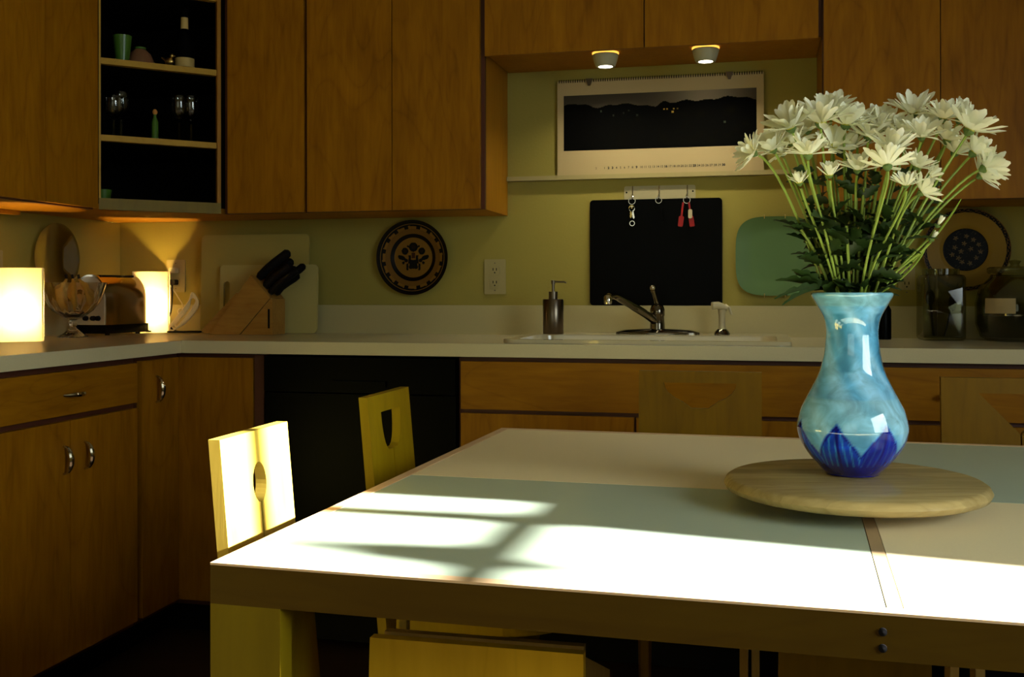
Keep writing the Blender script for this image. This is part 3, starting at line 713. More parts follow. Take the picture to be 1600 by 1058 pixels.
obj('nozzle', tube([(0, 0, .168), (.036, 0, .167), (.043, 0, .164)], [.0035, .003, .0025], 10), 'steel', p_, smooth=True)

# ------------------------------------------------------------ left counter: lamps, compote, bananas, toaster, cords
zc = ZC+.0006
def boxlamp(loc, w, h, label, energy, rot=.2338):
    t = thing('table_lamp', label, 'lamp', loc, rot, 'square glowing lamps')
    hw = w/2; th = .0025
    bm = bmesh.new(); q = [(-hw, -hw), (hw, -hw), (hw, hw), (-hw, hw)]   # one sheet of paper folded round the frame
    lo = [bm.verts.new((x, y, 0)) for x, y in q]; hi = [bm.verts.new((x, y, h)) for x, y in q]
    for i in range(4): bm.faces.new((lo[i], lo[(i+1) % 4], hi[(i+1) % 4], hi[i]))
    obj('shade', bm, 'shade', t)
    f_ = .0022; obj('frame', box(*[(x-f_, x+f_, y-f_, y+f_, 0, h-.001) for x, y in [(a*(hw-.004), b*(hw-.004)) for a in (-1, 1) for b in (-1, 1)]]), 'plyedge', t)
    obj('base', lathe([(0, .001), (.04, .001), (.04, .008), (.012, .012), (.012, .045), (0, .045)], 24), 'white', t, smooth=True)
    bl = bmesh.new(); bmesh.ops.create_uvsphere(bl, u_segments=16, v_segments=12, radius=.02, matrix=Matrix.Translation((0, 0, .068)))
    obj('bulb', bl, mat('bulb_glow', (1, 1, 1), .5, emit=(1, .70, .28), es=6), t, smooth=True)
    l = light('lamp_light', 'POINT', (0, 0, .085), energy, (1, .64, .17), shadow_soft_size=.02); l.parent = t; l.location = (0, -.006, .085)
boxlamp((-2.198, 2.772, zc), .14, .220, 'square white glowing lamp at the left edge of the picture', 10.0, .64)
boxlamp((-2.168, 3.440, zc), .125, .220, 'square glowing lamp in the corner behind the toaster', 12.0, .52)
# compote with scalloped cut glass
t = thing('compote', 'footed cut-glass compote holding bananas', 'bowl', (-2.187, 3.016, zc))
bm = bmesh.new(); n = 72
prof = [(.001, .0), (.046, .0), (.046, .003), (.030, .012), (.012, .028), (.008, .034), (.013, .040), (.013, .050), (.008, .055), (.030, .066), (.062, .088), (.085, .120), (.098, .160), (.104, .178), (.101, .178), (.094, .160), (.080, .121), (.056, .091), (.022, .072), (.001, .071)]
rings = []
for k, (r_, z) in enumerate(prof):
    amp = .0028 if (9 <= k <= 12) else (.0012 if k in (2, 3) else 0)
    rings.append([bm.verts.new(((r_+amp*abs(math.cos(9*2*PI*i/n)))*math.cos(2*PI*i/n), (r_+amp*abs(math.cos(9*2*PI*i/n)))*math.sin(2*PI*i/n), z)) for i in range(n)])
for a, b in zip(rings, rings[1:]):
    for i in range(n): bm.faces.new((a[i], a[(i+1) % n], b[(i+1) % n], b[i]))
bm.faces.new(rings[0][::-1]); bm.faces.new(rings[-1]); obj('bowl', bm, 'glass', t, smooth=True)
for i, (a, dx, lb) in enumerate(((-.5, -.018, 'leftmost banana in the glass compote'), (.15, .002, 'middle banana in the glass compote, stem uppermost'), (.75, .022, 'rightmost banana in the glass compote'))):
    b = thing('banana', lb, 'banana', (-2.187+dx, 3.016+.006*i-.004, zc+.078), a*.5)
    pts = catmull([(.010*a, 0, .006), (.006+.038*a, -.012, .030), (.002+.036*a, -.016, .065), (.0+.012*a, -.006, .096), (-.004, 0, .112)], 5)
    rs = [.004, .008, .011, .0125, .013]+[.0135]*7+[.013, .012, .010, .008, .007, .005, .0045, .004, .004]
    obj('peel', tube(pts, rs[:len(pts)], 8), 'banana', b, smooth=True)
    obj('stalk', tube([pts[-1], pts[-1]+Vector((-.003, 0, .014))], [.004, .0045], 8), 'black_matte', b)
# toaster: local x is the long side
ang = math.atan2(.951*.9728+.309*.2317, .309*.9728-.951*.2317)
t = thing('toaster', 'chrome two-slice toaster with black base on the left counter', 'toaster', (-2.215, 3.262, zc), ang)
Lh, Wh = .105, .066
sec = [(-Wh, .036), (-Wh, .12)]+[(-Wh+.058*(1-math.cos(a*PI/14)), .12+.086*math.sin(a*PI/14)) for a in range(1, 8)]
sec += [(-u, v) for u, v in reversed(sec)]
sec = [(-u, v) for u, v in sec]
obj('housing', prism(sec, -Lh, Lh, [], lambda u, v, w: (w, u, v)), mat('toaster_chrome', (.40, .33, .26), .12, metal=1), t, smooth=True, bevel=.004)
obj('end_panel', prism([(u*.93, .036+(v-.036)*.96) for u, v in sec], -Lh-.004, -Lh+.002, [], lambda u, v, w: (w, u, v)), mat('toaster_end', (.62, .55, .42), .3, metal=.6), t, smooth=True)
obj('base', box((-Lh-.008, Lh+.008, -Wh-.004, Wh+.004, .006, .036)), 'black', t, bevel=.006)
for x in (-.08, .08):
    for y in (-.05, .05): obj('foot', lathe([(0, 0), (.008, 0), (.008, .006), (0, .006)], 12), 'black_matte', t).location = (x, y, 0)
obj('lever', box((-Lh-.020, -Lh-.004, -.022, .022, .130, .142)), 'black_matte', t, bevel=.003)
for y in (-.038, -.018, .012):
    k = obj('dial', lathe([(0, 0), (.009, 0), (.008, .01), (0, .011)], 20), 'black_matte', t, smooth=True); k.rotation_euler = (0, -PI/2, 0); k.location = (-Lh-.004, y, .058)
for y in (-.022, .022): obj('slot', box((-.085, .085, y-.008, y+.008,   .200, .2055)), 'black_matte', t)
zw = zc+.0035
t = thing('power_cord', 'black power cord from toaster looping up to the corner outlet', 'cord', (-2.12, 3.45, zc))
P_('cable', tube(catmull([(-2.15, 3.375, zw+.004), (-2.112, 3.41, zw), (-2.06, 3.42, zw), (-1.985, 3.44, zw), (-1.980, 3.455, zw), (-2.02, 3.462, zw), (-2.085, 3.46, zw+.002), (-2.118, 3.465, zw+.035), (-2.108, 3.47, .99), (-2.112, 3.485, 1.045), (-2.124, 3.505, 1.082), (-2.125, 3.512, 1.092)], 6), .0032, 8), 'black_matte', t, smooth=True)
P_('plug', prism(rrect(-2.138, -2.110, 1.087, 1.107, .005, 3), .008, .034, [], onwall(D)), 'black_matte', t, bevel=.002)
t = thing('power_cord', 'white cord bundled in loops beneath the corner outlet', 'cord', (-2.06, 3.45, zc))
cpts = []
for k in range(4):
    o = k*.006; cpts += [(-2.115+o*1.3, 3.452+o, zw+.004+o), (-2.082+o, 3.458, .965), (-2.050+o*.6, 3.466+o*.5, 1.005), (-2.026, 3.474, 1.040+o), (-2.008+o*.4, 3.474, 1.030), (-2.020+o, 3.466, 1.000), (-2.050+o, 3.460, .960), (-2.085+o*1.6, 3.452+o, zw+.006+o)]
P_('cable', tube(catmull(cpts, 5), .0028, 6), 'cordw', t, smooth=True)
P_('tie', ringbm(-2.062, 3.461, .990, .012, .0022), 'cordw', t)
P_('lead', tube(catmull([(-2.055, 3.47, 1.000), (-2.075, 3.49, 1.02), (-2.088, 3.50, 1.03), (-2.11, 3.502, 1.06), (-2.141, 3.503, 1.10), (-2.140, 3.503, 1.13), (-2.124, 3.508, 1.142)], 5), .0026, 6), 'cordw', t, smooth=True)
P_('plug', prism(rrect(-2.136, -2.110, 1.131, 1.151, .006, 3), .008, .032, [], onwall(D)), 'white', t, bevel=.002)

# ------------------------------------------------------------ cutting boards and knife block
def lean(y0, tilt): return lambda u, v, w: (u, y0-w*math.cos(tilt)+v*math.sin(tilt), zc+v*math.cos(tilt)+w*math.sin(tilt)+.0)
tag(obj('cutting_board', prism(rrect(-1.995, -1.573, 0, .353, .018), 0, .009, [], lean(3.488, .035)), 'cream_board', bevel=.002), 'large cream cutting board leaning on the wall, behind the others', 'cutting board')
slot = list(reversed(rrect(-1.892, -1.868, .075, .185, .011, 6)))
tag(obj('cutting_board', prism(rrect(-1.907, -1.530, 0, .243, .016), 0, .011, [slot], lean(3.468, .035)), 'cream_board2', bevel=.003), 'smaller white cutting board with a handle slot, behind the knife block', 'cutting board')
kb = thing('knife_block', 'slanted light wooden knife block on the back counter', 'knife block', (-1.75, 3.36, zc))
yk0, yk1 = 3.320, 3.425
tfk = lambda u, v, w: (u, w, zc+v)
P_('slanted_body', prism([(-1.868, .0), (-1.755, .0), (-1.640, .126), (-1.712, .204)], yk0, yk1, [], tfk), 'block', kb, bevel=.002)
P_('support_foot', prism([(-1.752, .0), (-1.633, .0), (-1.633, .122), (-1.640, .124)], yk0+.004, yk1-.004, [], tfk), 'block', kb, bevel=.001)
P_('honing_slot_block', prism([(-1.907, .012), (-1.895, .003), (-1.871, .003), (-1.760, .135), (-1.772, .144)], yk0+.012, yk1-.012, [], tfk), 'block', kb, bevel=.001)
P_('decal', prism([(-1.650, .022), (-1.643, .022), (-1.643, .088), (-1.650, .088)], yk0+.0032, yk0+.0040, [], tfk), 'black_matte', kb)
dirk = Vector((.76, 0, .65)).normalized(); nor = Vector((-.714, 0, .70))
E0 = Vector((-1.712, 0, zc+.204)); E1 = Vector((-1.640, 0, zc+.126))
knives = [(.14, .035, .118, .012, 'long knife handle at the top left of the knife block'), (.30, .075, .098, .0115, 'second knife handle from the top of the block'), (.52, .030, .100, .012, 'knife handle in the middle of the block, front'),
          (.58, .075, .092, .011, 'knife handle in the middle of the block, rear'), (.80, .025, .106, .010, 'knife handle low at the right, front of the block'), (.84, .062, .088, .010, 'knife handle low at the right, rear of the block'), (.66, .090, .112, .010, 'shears handle at the rear of the knife block')]
for u, w, L_, r_, lb in knives:
    q = E0.lerp(E1, u); r_ *= 1.3; L_ *= 1.24; q.y = yk0+w+.004; q += dirk*.0006
    t = thing('kitchen_knife', lb, 'knife', tuple(q), group='black-handled knives in the block')
    pts = [dirk*(L_*k) + nor*(.004*math.sin(k*5)) for k in (0, .08, .3, .55, .8, .95, 1)]
    obj('handle', tube(pts, [r_*.7, r_, r_*.95, r_*1.02, r_*1.05, r_*1.0, r_*.5], 10), 'black_matte', t, smooth=True)
    obj('bolster', tube([dirk*0, dirk*.003], [r_*.75, r_*.75], 10), 'steel', t)

# ------------------------------------------------------------ right counter: jars
t = thing('square_jar', 'square glass jar holding utensils, right of the vase', 'jar', (.519, 3.400, zc), .05)
bm = bmesh.new(); lp = []
for k, z in ((.056, 0), (.061, .008), (.061, .186), (.057, .194), (.050, .196), (.053, .190), (.0575, .182), (.0575, .012), (.050, .008)):
    lp.append([bm.verts.new((x, y, z)) for x, y in rrect(-k, k, -k, k, .014, 5)])
for a, b in zip(lp, lp[1:]):
    for i in range(len(a)): bm.faces.new((a[i], a[(i+1) % len(a)], b[(i+1) % len(a)], b[i]))
bm.faces.new(lp[0][::-1]); bm.faces.new(lp[-1]); obj('glass_body', bm, 'jarglass', t, smooth=True)
obj('rim', lathe([(.048, .194), (.053, .196), (.053, .214), (.047, .214), (.045, .196)], 32), 'jarglass', t, smooth=True)
tools = [((-.020, .0, .012), (-.035, .01, .20), .004, 'black_matte', 'dark wooden spoon standing in the square jar'), ((.010, .0, .012), (.048, .0, .17), .003, 'black_matte', 'dark whisk leaning right in the square jar'), ((-.010, .02, .012), (-.010, .012, .21), .0035, 'steel', 'metal ladle standing in the square jar')]
for i, (a, b, r_, mm_, lb) in enumerate(tools):
    u = thing('utensil', lb, 'utensil', (.519+a[0], 3.400+a[1], zc+a[2]))
    dv = Vector(b)-Vector(a)
    obj('handle', tube([(0, 0, 0), dv*.5, dv], [r_, r_, r_*.8], 8), mm_, u, smooth=True)
    bl = bmesh.new(); bmesh.ops.create_uvsphere(bl, u_segments=16, v_segments=10, radius=1, matrix=Matrix.Translation(dv*(.62+.0*i)) @ Matrix.Diagonal((.014-.002*i, .006, .024, 1)))
    obj('head', bl, mm_, u, smooth=True)
t = thing('round_jar', 'large round glass jar with a paper label at the right edge', 'jar', (.722, 3.385, zc))
obj('glass_body', lathe([(0, 0), (.075, 0), (.095, .012), (.108, .05), (.109, .11), (.098, .158), (.070, .186), (.066, .196), (.063, .196), (.067, .184), (.094, .156), (.105, .11), (.104, .052), (.09, .016), (.07, .005), (0, .005)], 56), 'jarglass', t, smooth=True)
obj('lid', lathe([(0, .198), (.072, .198), (.076, .203), (.076, .214), (.07, .218), (.014, .220), (.012, .226), (.018, .236), (0, .240)], 40), 'jarglass', t, smooth=True)
obj('contents', lathe([(0, .006), (.068, .006), (.088, .018), (.101, .052), (.101, .075), (.06, .084), (0, .080)], 40), 'beans', t, smooth=True)
bm = bmesh.new(); n = 14; a0, a1 = -PI*.82, -PI*.56
va = [bm.verts.new((.1105*math.cos(a0+(a1-a0)*i/n), .1105*math.sin(a0+(a1-a0)*i/n), .082)) for i in range(n+1)]
vb = [bm.verts.new((.1095*math.cos(a0+(a1-a0)*i/n), .1095*math.sin(a0+(a1-a0)*i/n), .126)) for i in range(n+1)]
for i in range(n): bm.faces.new((va[i], va[i+1], vb[i+1], vb[i]))
obj('paper_label', bm, 'paper', t, smooth=True)
t = thing('oil_bottle', 'slim dark bottle mostly hidden behind the blue vase', 'bottle', (.355, 3.40, zc))
obj('bottle_body', lathe([(0, 0), (.022, 0), (.023, .004), (.023, .09), (.010, .115), (.009, .15), (.011, .15), (.011, .158), (0, .158)], 28), 'black', t, smooth=True)

# ------------------------------------------------------------ table
TX, TY, TR = -.645, 1.147, -.0318
TW, TD, TZ = 1.56, 1.283, .74
tb = thing('dining_table', 'square maple dining table inlaid with frosted glass and cream panels', 'table', (TX, TY, 0), TR)
zp = TZ-.0006; bw = .018; xm, ym = .775, .632
def tp(name, bm, m, **k): return obj(name, bm, m, tb, **k)
tp('edge_strip', box((0, TW, 0, bw, TZ-.0028, TZ)), 'tableedge', bevel=.0006)
tp('edge_strip', box((0, TW, TD-bw, TD, TZ-.0028, TZ)), 'tableedge', bevel=.0006)
tp('edge_strip', box((0, bw, bw+.0005, TD-bw-.0005, TZ-.0028, TZ)), 'tableedge', bevel=.0006)
tp('edge_strip', box((TW-bw, TW, bw+.0005, TD-bw-.0005, TZ-.0028, TZ)), 'tableedge', bevel=.0006)
tag(tp('glass_panel', box((bw+.001, xm-.009, bw+.001, ym-.001, TZ-.0030, zp)), 'glass_top'), 'frosted green glass panel, front left')
tag(tp('glass_panel', box((xm+.009, TW-bw-.001, ym+.001, TD-bw-.001, TZ-.0030, zp)), 'glass_top'), 'frosted green glass panel, back right')
tag(tp('cream_panel', box((bw+.001, xm-.009, ym+.001, TD-bw-.001, TZ-.0030, zp)), 'laminate'), 'cream panel, back left')
tag(tp('cream_panel', box((xm+.009, TW-bw-.001, bw+.001, ym-.001, TZ-.0030, zp)), 'laminate'), 'cream panel, front right')
tp('divider', box((xm-.008, xm+.008, bw+.001, TD-bw-.001, TZ-.003, TZ-.0002)), 'divider')
tp('underboard', box((.032, TW-.032, .032, TD-.032, TZ-.03, TZ-.0032)), 'black_matte')
za = .691
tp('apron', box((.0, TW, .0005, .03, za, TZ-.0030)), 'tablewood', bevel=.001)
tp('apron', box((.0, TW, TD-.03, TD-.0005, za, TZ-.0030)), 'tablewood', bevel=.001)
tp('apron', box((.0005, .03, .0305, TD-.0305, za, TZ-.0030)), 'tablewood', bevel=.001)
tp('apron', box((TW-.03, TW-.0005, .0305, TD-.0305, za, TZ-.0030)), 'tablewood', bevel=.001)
for z in (.7265-.006, .7265-.0225):
    k = obj('dowel_cap', lathe([(0, 0), (.0042, 0), (.0042, .002), (0, .0025)], 16), 'black_matte', tb); k.rotation_euler = (PI/2, 0, 0); k.location = (.7615, .0004, z)
for sx in (0, 1):
    for sy in (0, 1):
        fx = (lambda v, s_=sx: TW-v if s_ else v); fy = (lambda v, s_=sy: TD-v if s_ else v)
        bm = prism([(fx(0), .0), (fx(.092), .0), (fx(.092), za), (fx(0), za)], fy(.0005), fy(.03), [], lambda u, v, w: (u, w, v))
        prism([(fy(.03), .0), (fy(.34), .0), (fy(.215), za), (fy(.03), za)], fx(.0005), fx(.026), [], lambda u, v, w: (w, u, v), bm)
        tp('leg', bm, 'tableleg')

# ------------------------------------------------------------ chairs
def slit_hole(pts, zc_, bottom, w=.0016):
    """pts: closed outline (u,v) whose lowest point is at u=0; adds a saw-cut slit downwards"""
    i = min(range(len(pts)), key=lambda k: pts[k][1]); lo = pts[i]
    nxt, prv = pts[(i+1) % len(pts)], pts[i-1]; s = 1 if nxt[0] > prv[0] else -1
    return pts[:i]+[(-s*w, lo[1]+.0006), (-s*w, bottom), (s*w, bottom), (s*w, lo[1]+.0006)]+pts[i+1:]
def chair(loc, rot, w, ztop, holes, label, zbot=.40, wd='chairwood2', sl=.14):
    """local: back panel centred at x=0, facing +y (seat side)"""
    t = thing('dining_chair', label, 'chair', loc, rot, 'plywood chairs around the table'); th = .018; k = math.tan(math.radians(5))
    tf = lambda u, v, d: (u, -(v-.6)*k-d, v)
    obj('backrest', prism([(-w/2, zbot), (w/2, zbot), (w/2, ztop), (-w/2, ztop)], 0, th, holes, tf), wd, t)
    n = 18; q = w/2-.004
    seat = [(q, .035), (q, sl)]+[(q*math.cos(a*PI/n), sl+.14*math.sin(a*PI/n)) for a in range(1, n)]+[(-q, sl), (-q, .035)]
    obj('seat', prism(seat, .412, .430), wd, t, bevel=.003)
    for s_ in (-1, 1):
        obj('leg', prism([(-.035, .0), (.035, .0), (.075, .40), (-.004 if False else .0, .40)], s_*(w/2-.006), s_*(w/2-.024), [], lambda u, v, d: (d, u, v)), 'plyedge', t)
        obj('leg', prism([(.185, .0), (.235, .0), (.20, .41), (.13, .41)], s_*(w/2-.030), s_*(w/2-.048), [], lambda u, v, d: (d, u, v)), 'plyedge', t)
    obj('stretcher', box((-w/2+.05, w/2-.05, .14, .158, .33, .40)), 'plyedge', t)
    return t
ell = [(.0215*math.sin(2*PI*i/28), .775+.030*math.cos(2*PI*i/28)) for i in range(28)]
h1 = slit_hole(ell, .745, .60)
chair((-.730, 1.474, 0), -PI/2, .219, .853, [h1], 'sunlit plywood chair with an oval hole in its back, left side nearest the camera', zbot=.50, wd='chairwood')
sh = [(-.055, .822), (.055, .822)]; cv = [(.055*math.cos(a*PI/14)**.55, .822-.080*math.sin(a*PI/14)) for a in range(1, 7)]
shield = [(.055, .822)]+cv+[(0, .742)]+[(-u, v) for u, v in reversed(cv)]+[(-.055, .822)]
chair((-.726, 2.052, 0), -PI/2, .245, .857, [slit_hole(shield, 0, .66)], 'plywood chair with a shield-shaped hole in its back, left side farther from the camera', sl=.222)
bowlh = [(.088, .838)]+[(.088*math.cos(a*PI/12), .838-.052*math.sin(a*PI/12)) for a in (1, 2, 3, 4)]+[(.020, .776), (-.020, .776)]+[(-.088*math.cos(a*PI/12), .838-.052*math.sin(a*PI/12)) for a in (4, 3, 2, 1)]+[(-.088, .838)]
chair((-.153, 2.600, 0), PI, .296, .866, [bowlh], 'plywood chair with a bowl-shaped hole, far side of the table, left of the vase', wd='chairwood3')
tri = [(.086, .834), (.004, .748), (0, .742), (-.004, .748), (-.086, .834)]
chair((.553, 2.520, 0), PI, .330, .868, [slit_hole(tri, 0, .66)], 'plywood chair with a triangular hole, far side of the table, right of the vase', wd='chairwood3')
# low stools under the table
def stool(loc, rot, w, h, label, tall):
    t = thing('stool', label, 'stool', loc, rot, 'low plywood stools under the table')
    tf = lambda u, v, d: (u, d+(h-v)*-.03, v)
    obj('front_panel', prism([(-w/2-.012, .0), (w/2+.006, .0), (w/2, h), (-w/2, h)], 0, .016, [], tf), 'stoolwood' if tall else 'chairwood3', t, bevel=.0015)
    obj('top_rail', box((-w/2+.014, w/2-.002, .017, .030, h-.030, h+.004)), 'plyedge', t, bevel=.0015)
    obj('seat', box((-w/2+.032, w/2-.020, .032, .258, h-.222, h-.210)), 'plyedge', t, bevel=.0015)
    obj('side_panel', prism([(.031, .0), (.26, .0), (.26, h-.11), (.031, h-.013)], -w/2+.016, -w/2+.030, [], lambda u, v, d: (d, u, v)), 'plyedge', t)
    obj('side_panel', prism([(.031, .0), (.26, .0), (.26, h-.11), (.031, h-.013)], w/2-.018, w/2-.004, [], lambda u, v, d: (d, u, v)), 'plyedge', t)
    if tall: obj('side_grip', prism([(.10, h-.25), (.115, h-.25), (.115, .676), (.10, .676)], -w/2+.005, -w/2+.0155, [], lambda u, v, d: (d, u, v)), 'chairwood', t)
    return t
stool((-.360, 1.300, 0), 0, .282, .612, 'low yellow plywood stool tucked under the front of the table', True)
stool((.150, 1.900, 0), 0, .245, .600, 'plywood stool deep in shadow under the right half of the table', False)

# ------------------------------------------------------------ lazy susan, vase
ls = thing('lazy_susan', 'round maple lazy Susan turntable carrying the vase', 'turntable', (.1325, 1.679, TZ), .25)
obj('bearing', lathe([(0, .0005), (.075, .0005), (.075, .018), (0, .018)], 40), 'black_matte', ls)
obj('board', lathe([(0, .0185), (.182, .0185), (.190, .022), (.1935, .029), (.190, .036), (.184, .040), (0, .040)], 96), 'tray', ls, smooth=True)
vx, vy, vz = .133, 1.717, TZ+.0405
vs = thing('vase', 'glossy pale blue glass vase with dark blue leaf pattern round its base', 'vase', (vx, vy, vz))
VP = [(0, 0), (.036, .0), (.0415, .003), (.051, .013), (.064, .028), (.077, .048), (.0826, .068), (.0825, .078), (.0777, .098), (.068, .118), (.0576, .138), (.0486, .158), (.0425, .183), (.040, .203), (.039, .223), (.043, .243), (.055, .265), (.0605, .275), (.061, .279), (.0585, .2805), (.052, .272), (.039, .243), (.035, .223), (.036, .20), (.038, .18), (.044, .157), (.060, .127), (.07, .1), (.074, .07), (.066, .045), (.04, .012), (0, .010)]
def dense(pr, k=6):
    out = catmull([(a, b, 0) for a, b in pr], k); return [(max(p.x, 0), p.y) for p in out]
dp = dense(VP, 6); bm = bmesh.new(); cl = bm.loops.layers.color.new('paint'); n = 224
idx_rim = max(range(len(dp)), key=lambda i: dp[i][1])
rg = []
for r_, z in dp: rg.append([bm.verts.new((max(r_, .0004)*math.cos(2*PI*i/n), max(r_, .0004)*math.sin(2*PI*i/n), z)) for i in range(n)])
th_cam = math.atan2(-vy, -vx)
def vcol(th, z, outer):
    base = Vector((.36, .66, .84)); pale = Vector((.66, .86, .98)); deep = Vector((.0, .018, .48)); mid = Vector((.008, .26, .82)); teal = Vector((.25, .68, .92))
    m1 = .5+.5*math.sin(th*3+z*26+1.4*math.sin(th*5+z*60)); c = base.lerp(pale, m1*.7)
    if .16 < z < .25: c = c.lerp(Vector((.14, .42, .56)), .6*max(0, math.sin(th*4.2+z*17))**2)
    if z > .262: c = c.lerp(Vector((.50, .72, .78)), .7)
    if .07 < z < .12: c = c.lerp(Vector((.60, .80, .86)), .45)
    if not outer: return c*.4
    # petals: tips at -64, -15.6, 33 degrees from the camera direction
    k = 360/7; dth = math.degrees(th-th_cam)
    dth = (dth+180) % 360-180
    u = ((dth+15.6+k/2) % k)/k-.5; a = abs(u)*2
    tip = .088+.004*math.sin(dth*.13); zl = tip*(1-a**.95*.62)
    if z < zl:
        d = (zl-z)
        cc = mid.lerp(deep, min(1, max(0, (.035-z)/.03)))
        vein = math.sin((u*34)*(1+z*5)+z*60*(1 if u > 0 else -1))
        if vein > .35 and z > .018: cc = cc.lerp(teal, .75*(vein-.35)/.65)
        if a < .09: cc = deep.lerp(mid, .15)
        if d < .004: cc = cc.lerp(deep, .7)
        if abs(dth-33) < 20: cc = cc.lerp(deep, .55)
        return cc
    if z < zl+.003: return c.lerp(mid, .5)
    return c
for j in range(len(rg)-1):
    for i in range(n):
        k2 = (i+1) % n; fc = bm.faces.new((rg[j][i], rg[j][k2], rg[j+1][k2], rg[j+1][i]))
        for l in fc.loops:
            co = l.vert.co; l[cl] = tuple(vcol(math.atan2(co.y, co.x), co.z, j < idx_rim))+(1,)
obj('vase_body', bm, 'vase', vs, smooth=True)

# ------------------------------------------------------------ daisies
def petal_mesh(L, w, curl, nm):
    bm = bmesh.new(); rows = []
    for i in range(7):
        t_ = i/6; ww = w*.5*(.38+.62*math.sin(min(1, t_*1.25)*PI/2))*(1 if t_ < .8 else (1-((t_-.8)/.2)**2*.75))
        zz = curl*t_*t_*L; rows.append([bm.verts.new((s_*ww, t_*L, zz+abs(s_)*ww*.35-.0004*0)) for s_ in (-1, 0, 1)])
    for a, b in zip(rows, rows[1:]):
        for i in range(2): bm.faces.new((a[i], a[i+1], b[i+1], b[i]))
    me = bpy.data.meshes.new(nm); bm.to_mesh(me); bm.free(); me.materials.append(M['petal'])
    for p in me.polygons: p.use_smooth = True
    return me
PM = [petal_mesh(1, .29, .10, 'petal_a'), petal_mesh(1, .26, -.12, 'petal_b'), petal_mesh(1, .32, .22, 'petal_c')]
def leaf_mesh(nm, sd):
    R_ = random.Random(sd); bm = bmesh.new(); mid = []; lf = []; rt = []; n = 11
    for i in range(n+1):
        t_ = i/n; env = math.sin(PI*t_**.8)**.7*.27 if t_ < 1 else 0; lob = (.55+.45*abs(math.sin(t_*PI*3.5+.3)))
        z = -.22*t_*t_; w_ = env*lob+.012*(1-t_)
        mid.append(bm.verts.new((0, t_, z))); lf.append(bm.verts.new((-w_, t_+.05*lob, z+.3*w_))); rt.append(bm.verts.new((w_*R_.uniform(.9, 1.1), t_+.05*lob, z+.3*w_)))
    for i in range(n): bm.faces.new((lf[i], mid[i], mid[i+1], lf[i+1])); bm.faces.new((mid[i], rt[i], rt[i+1], mid[i+1]))
    me = bpy.data.meshes.new(nm); bm.to_mesh(me); bm.free(); me.materials.append(M['leaf'])
    for p in me.polygons: p.use_smooth = True
    return me
LM = [leaf_mesh('leaf_a', 1), leaf_mesh('leaf_b', 2)]
bm = lathe([(0, -.004), (.006, -.002), (.0075, .001), (.006, .004), (0, .005)], 14); me_disc = bpy.data.meshes.new('disc'); bm.to_mesh(me_disc); bm.free(); me_disc.materials.append(M['disc'])
bm = lathe([(0, -.010), (.003, -.009), (.008, -.003), (.0085, .0), (0, .001)], 14); me_cal = bpy.data.meshes.new('calyx'); bm.to_mesh(me_cal); bm.free(); me_cal.materials.append(M['calyx'])
def part(name, me, par, mtx):
    o = bpy.data.objects.new(name, me); C.objects.link(o); o.parent = par; o.matrix_local = mtx; return o
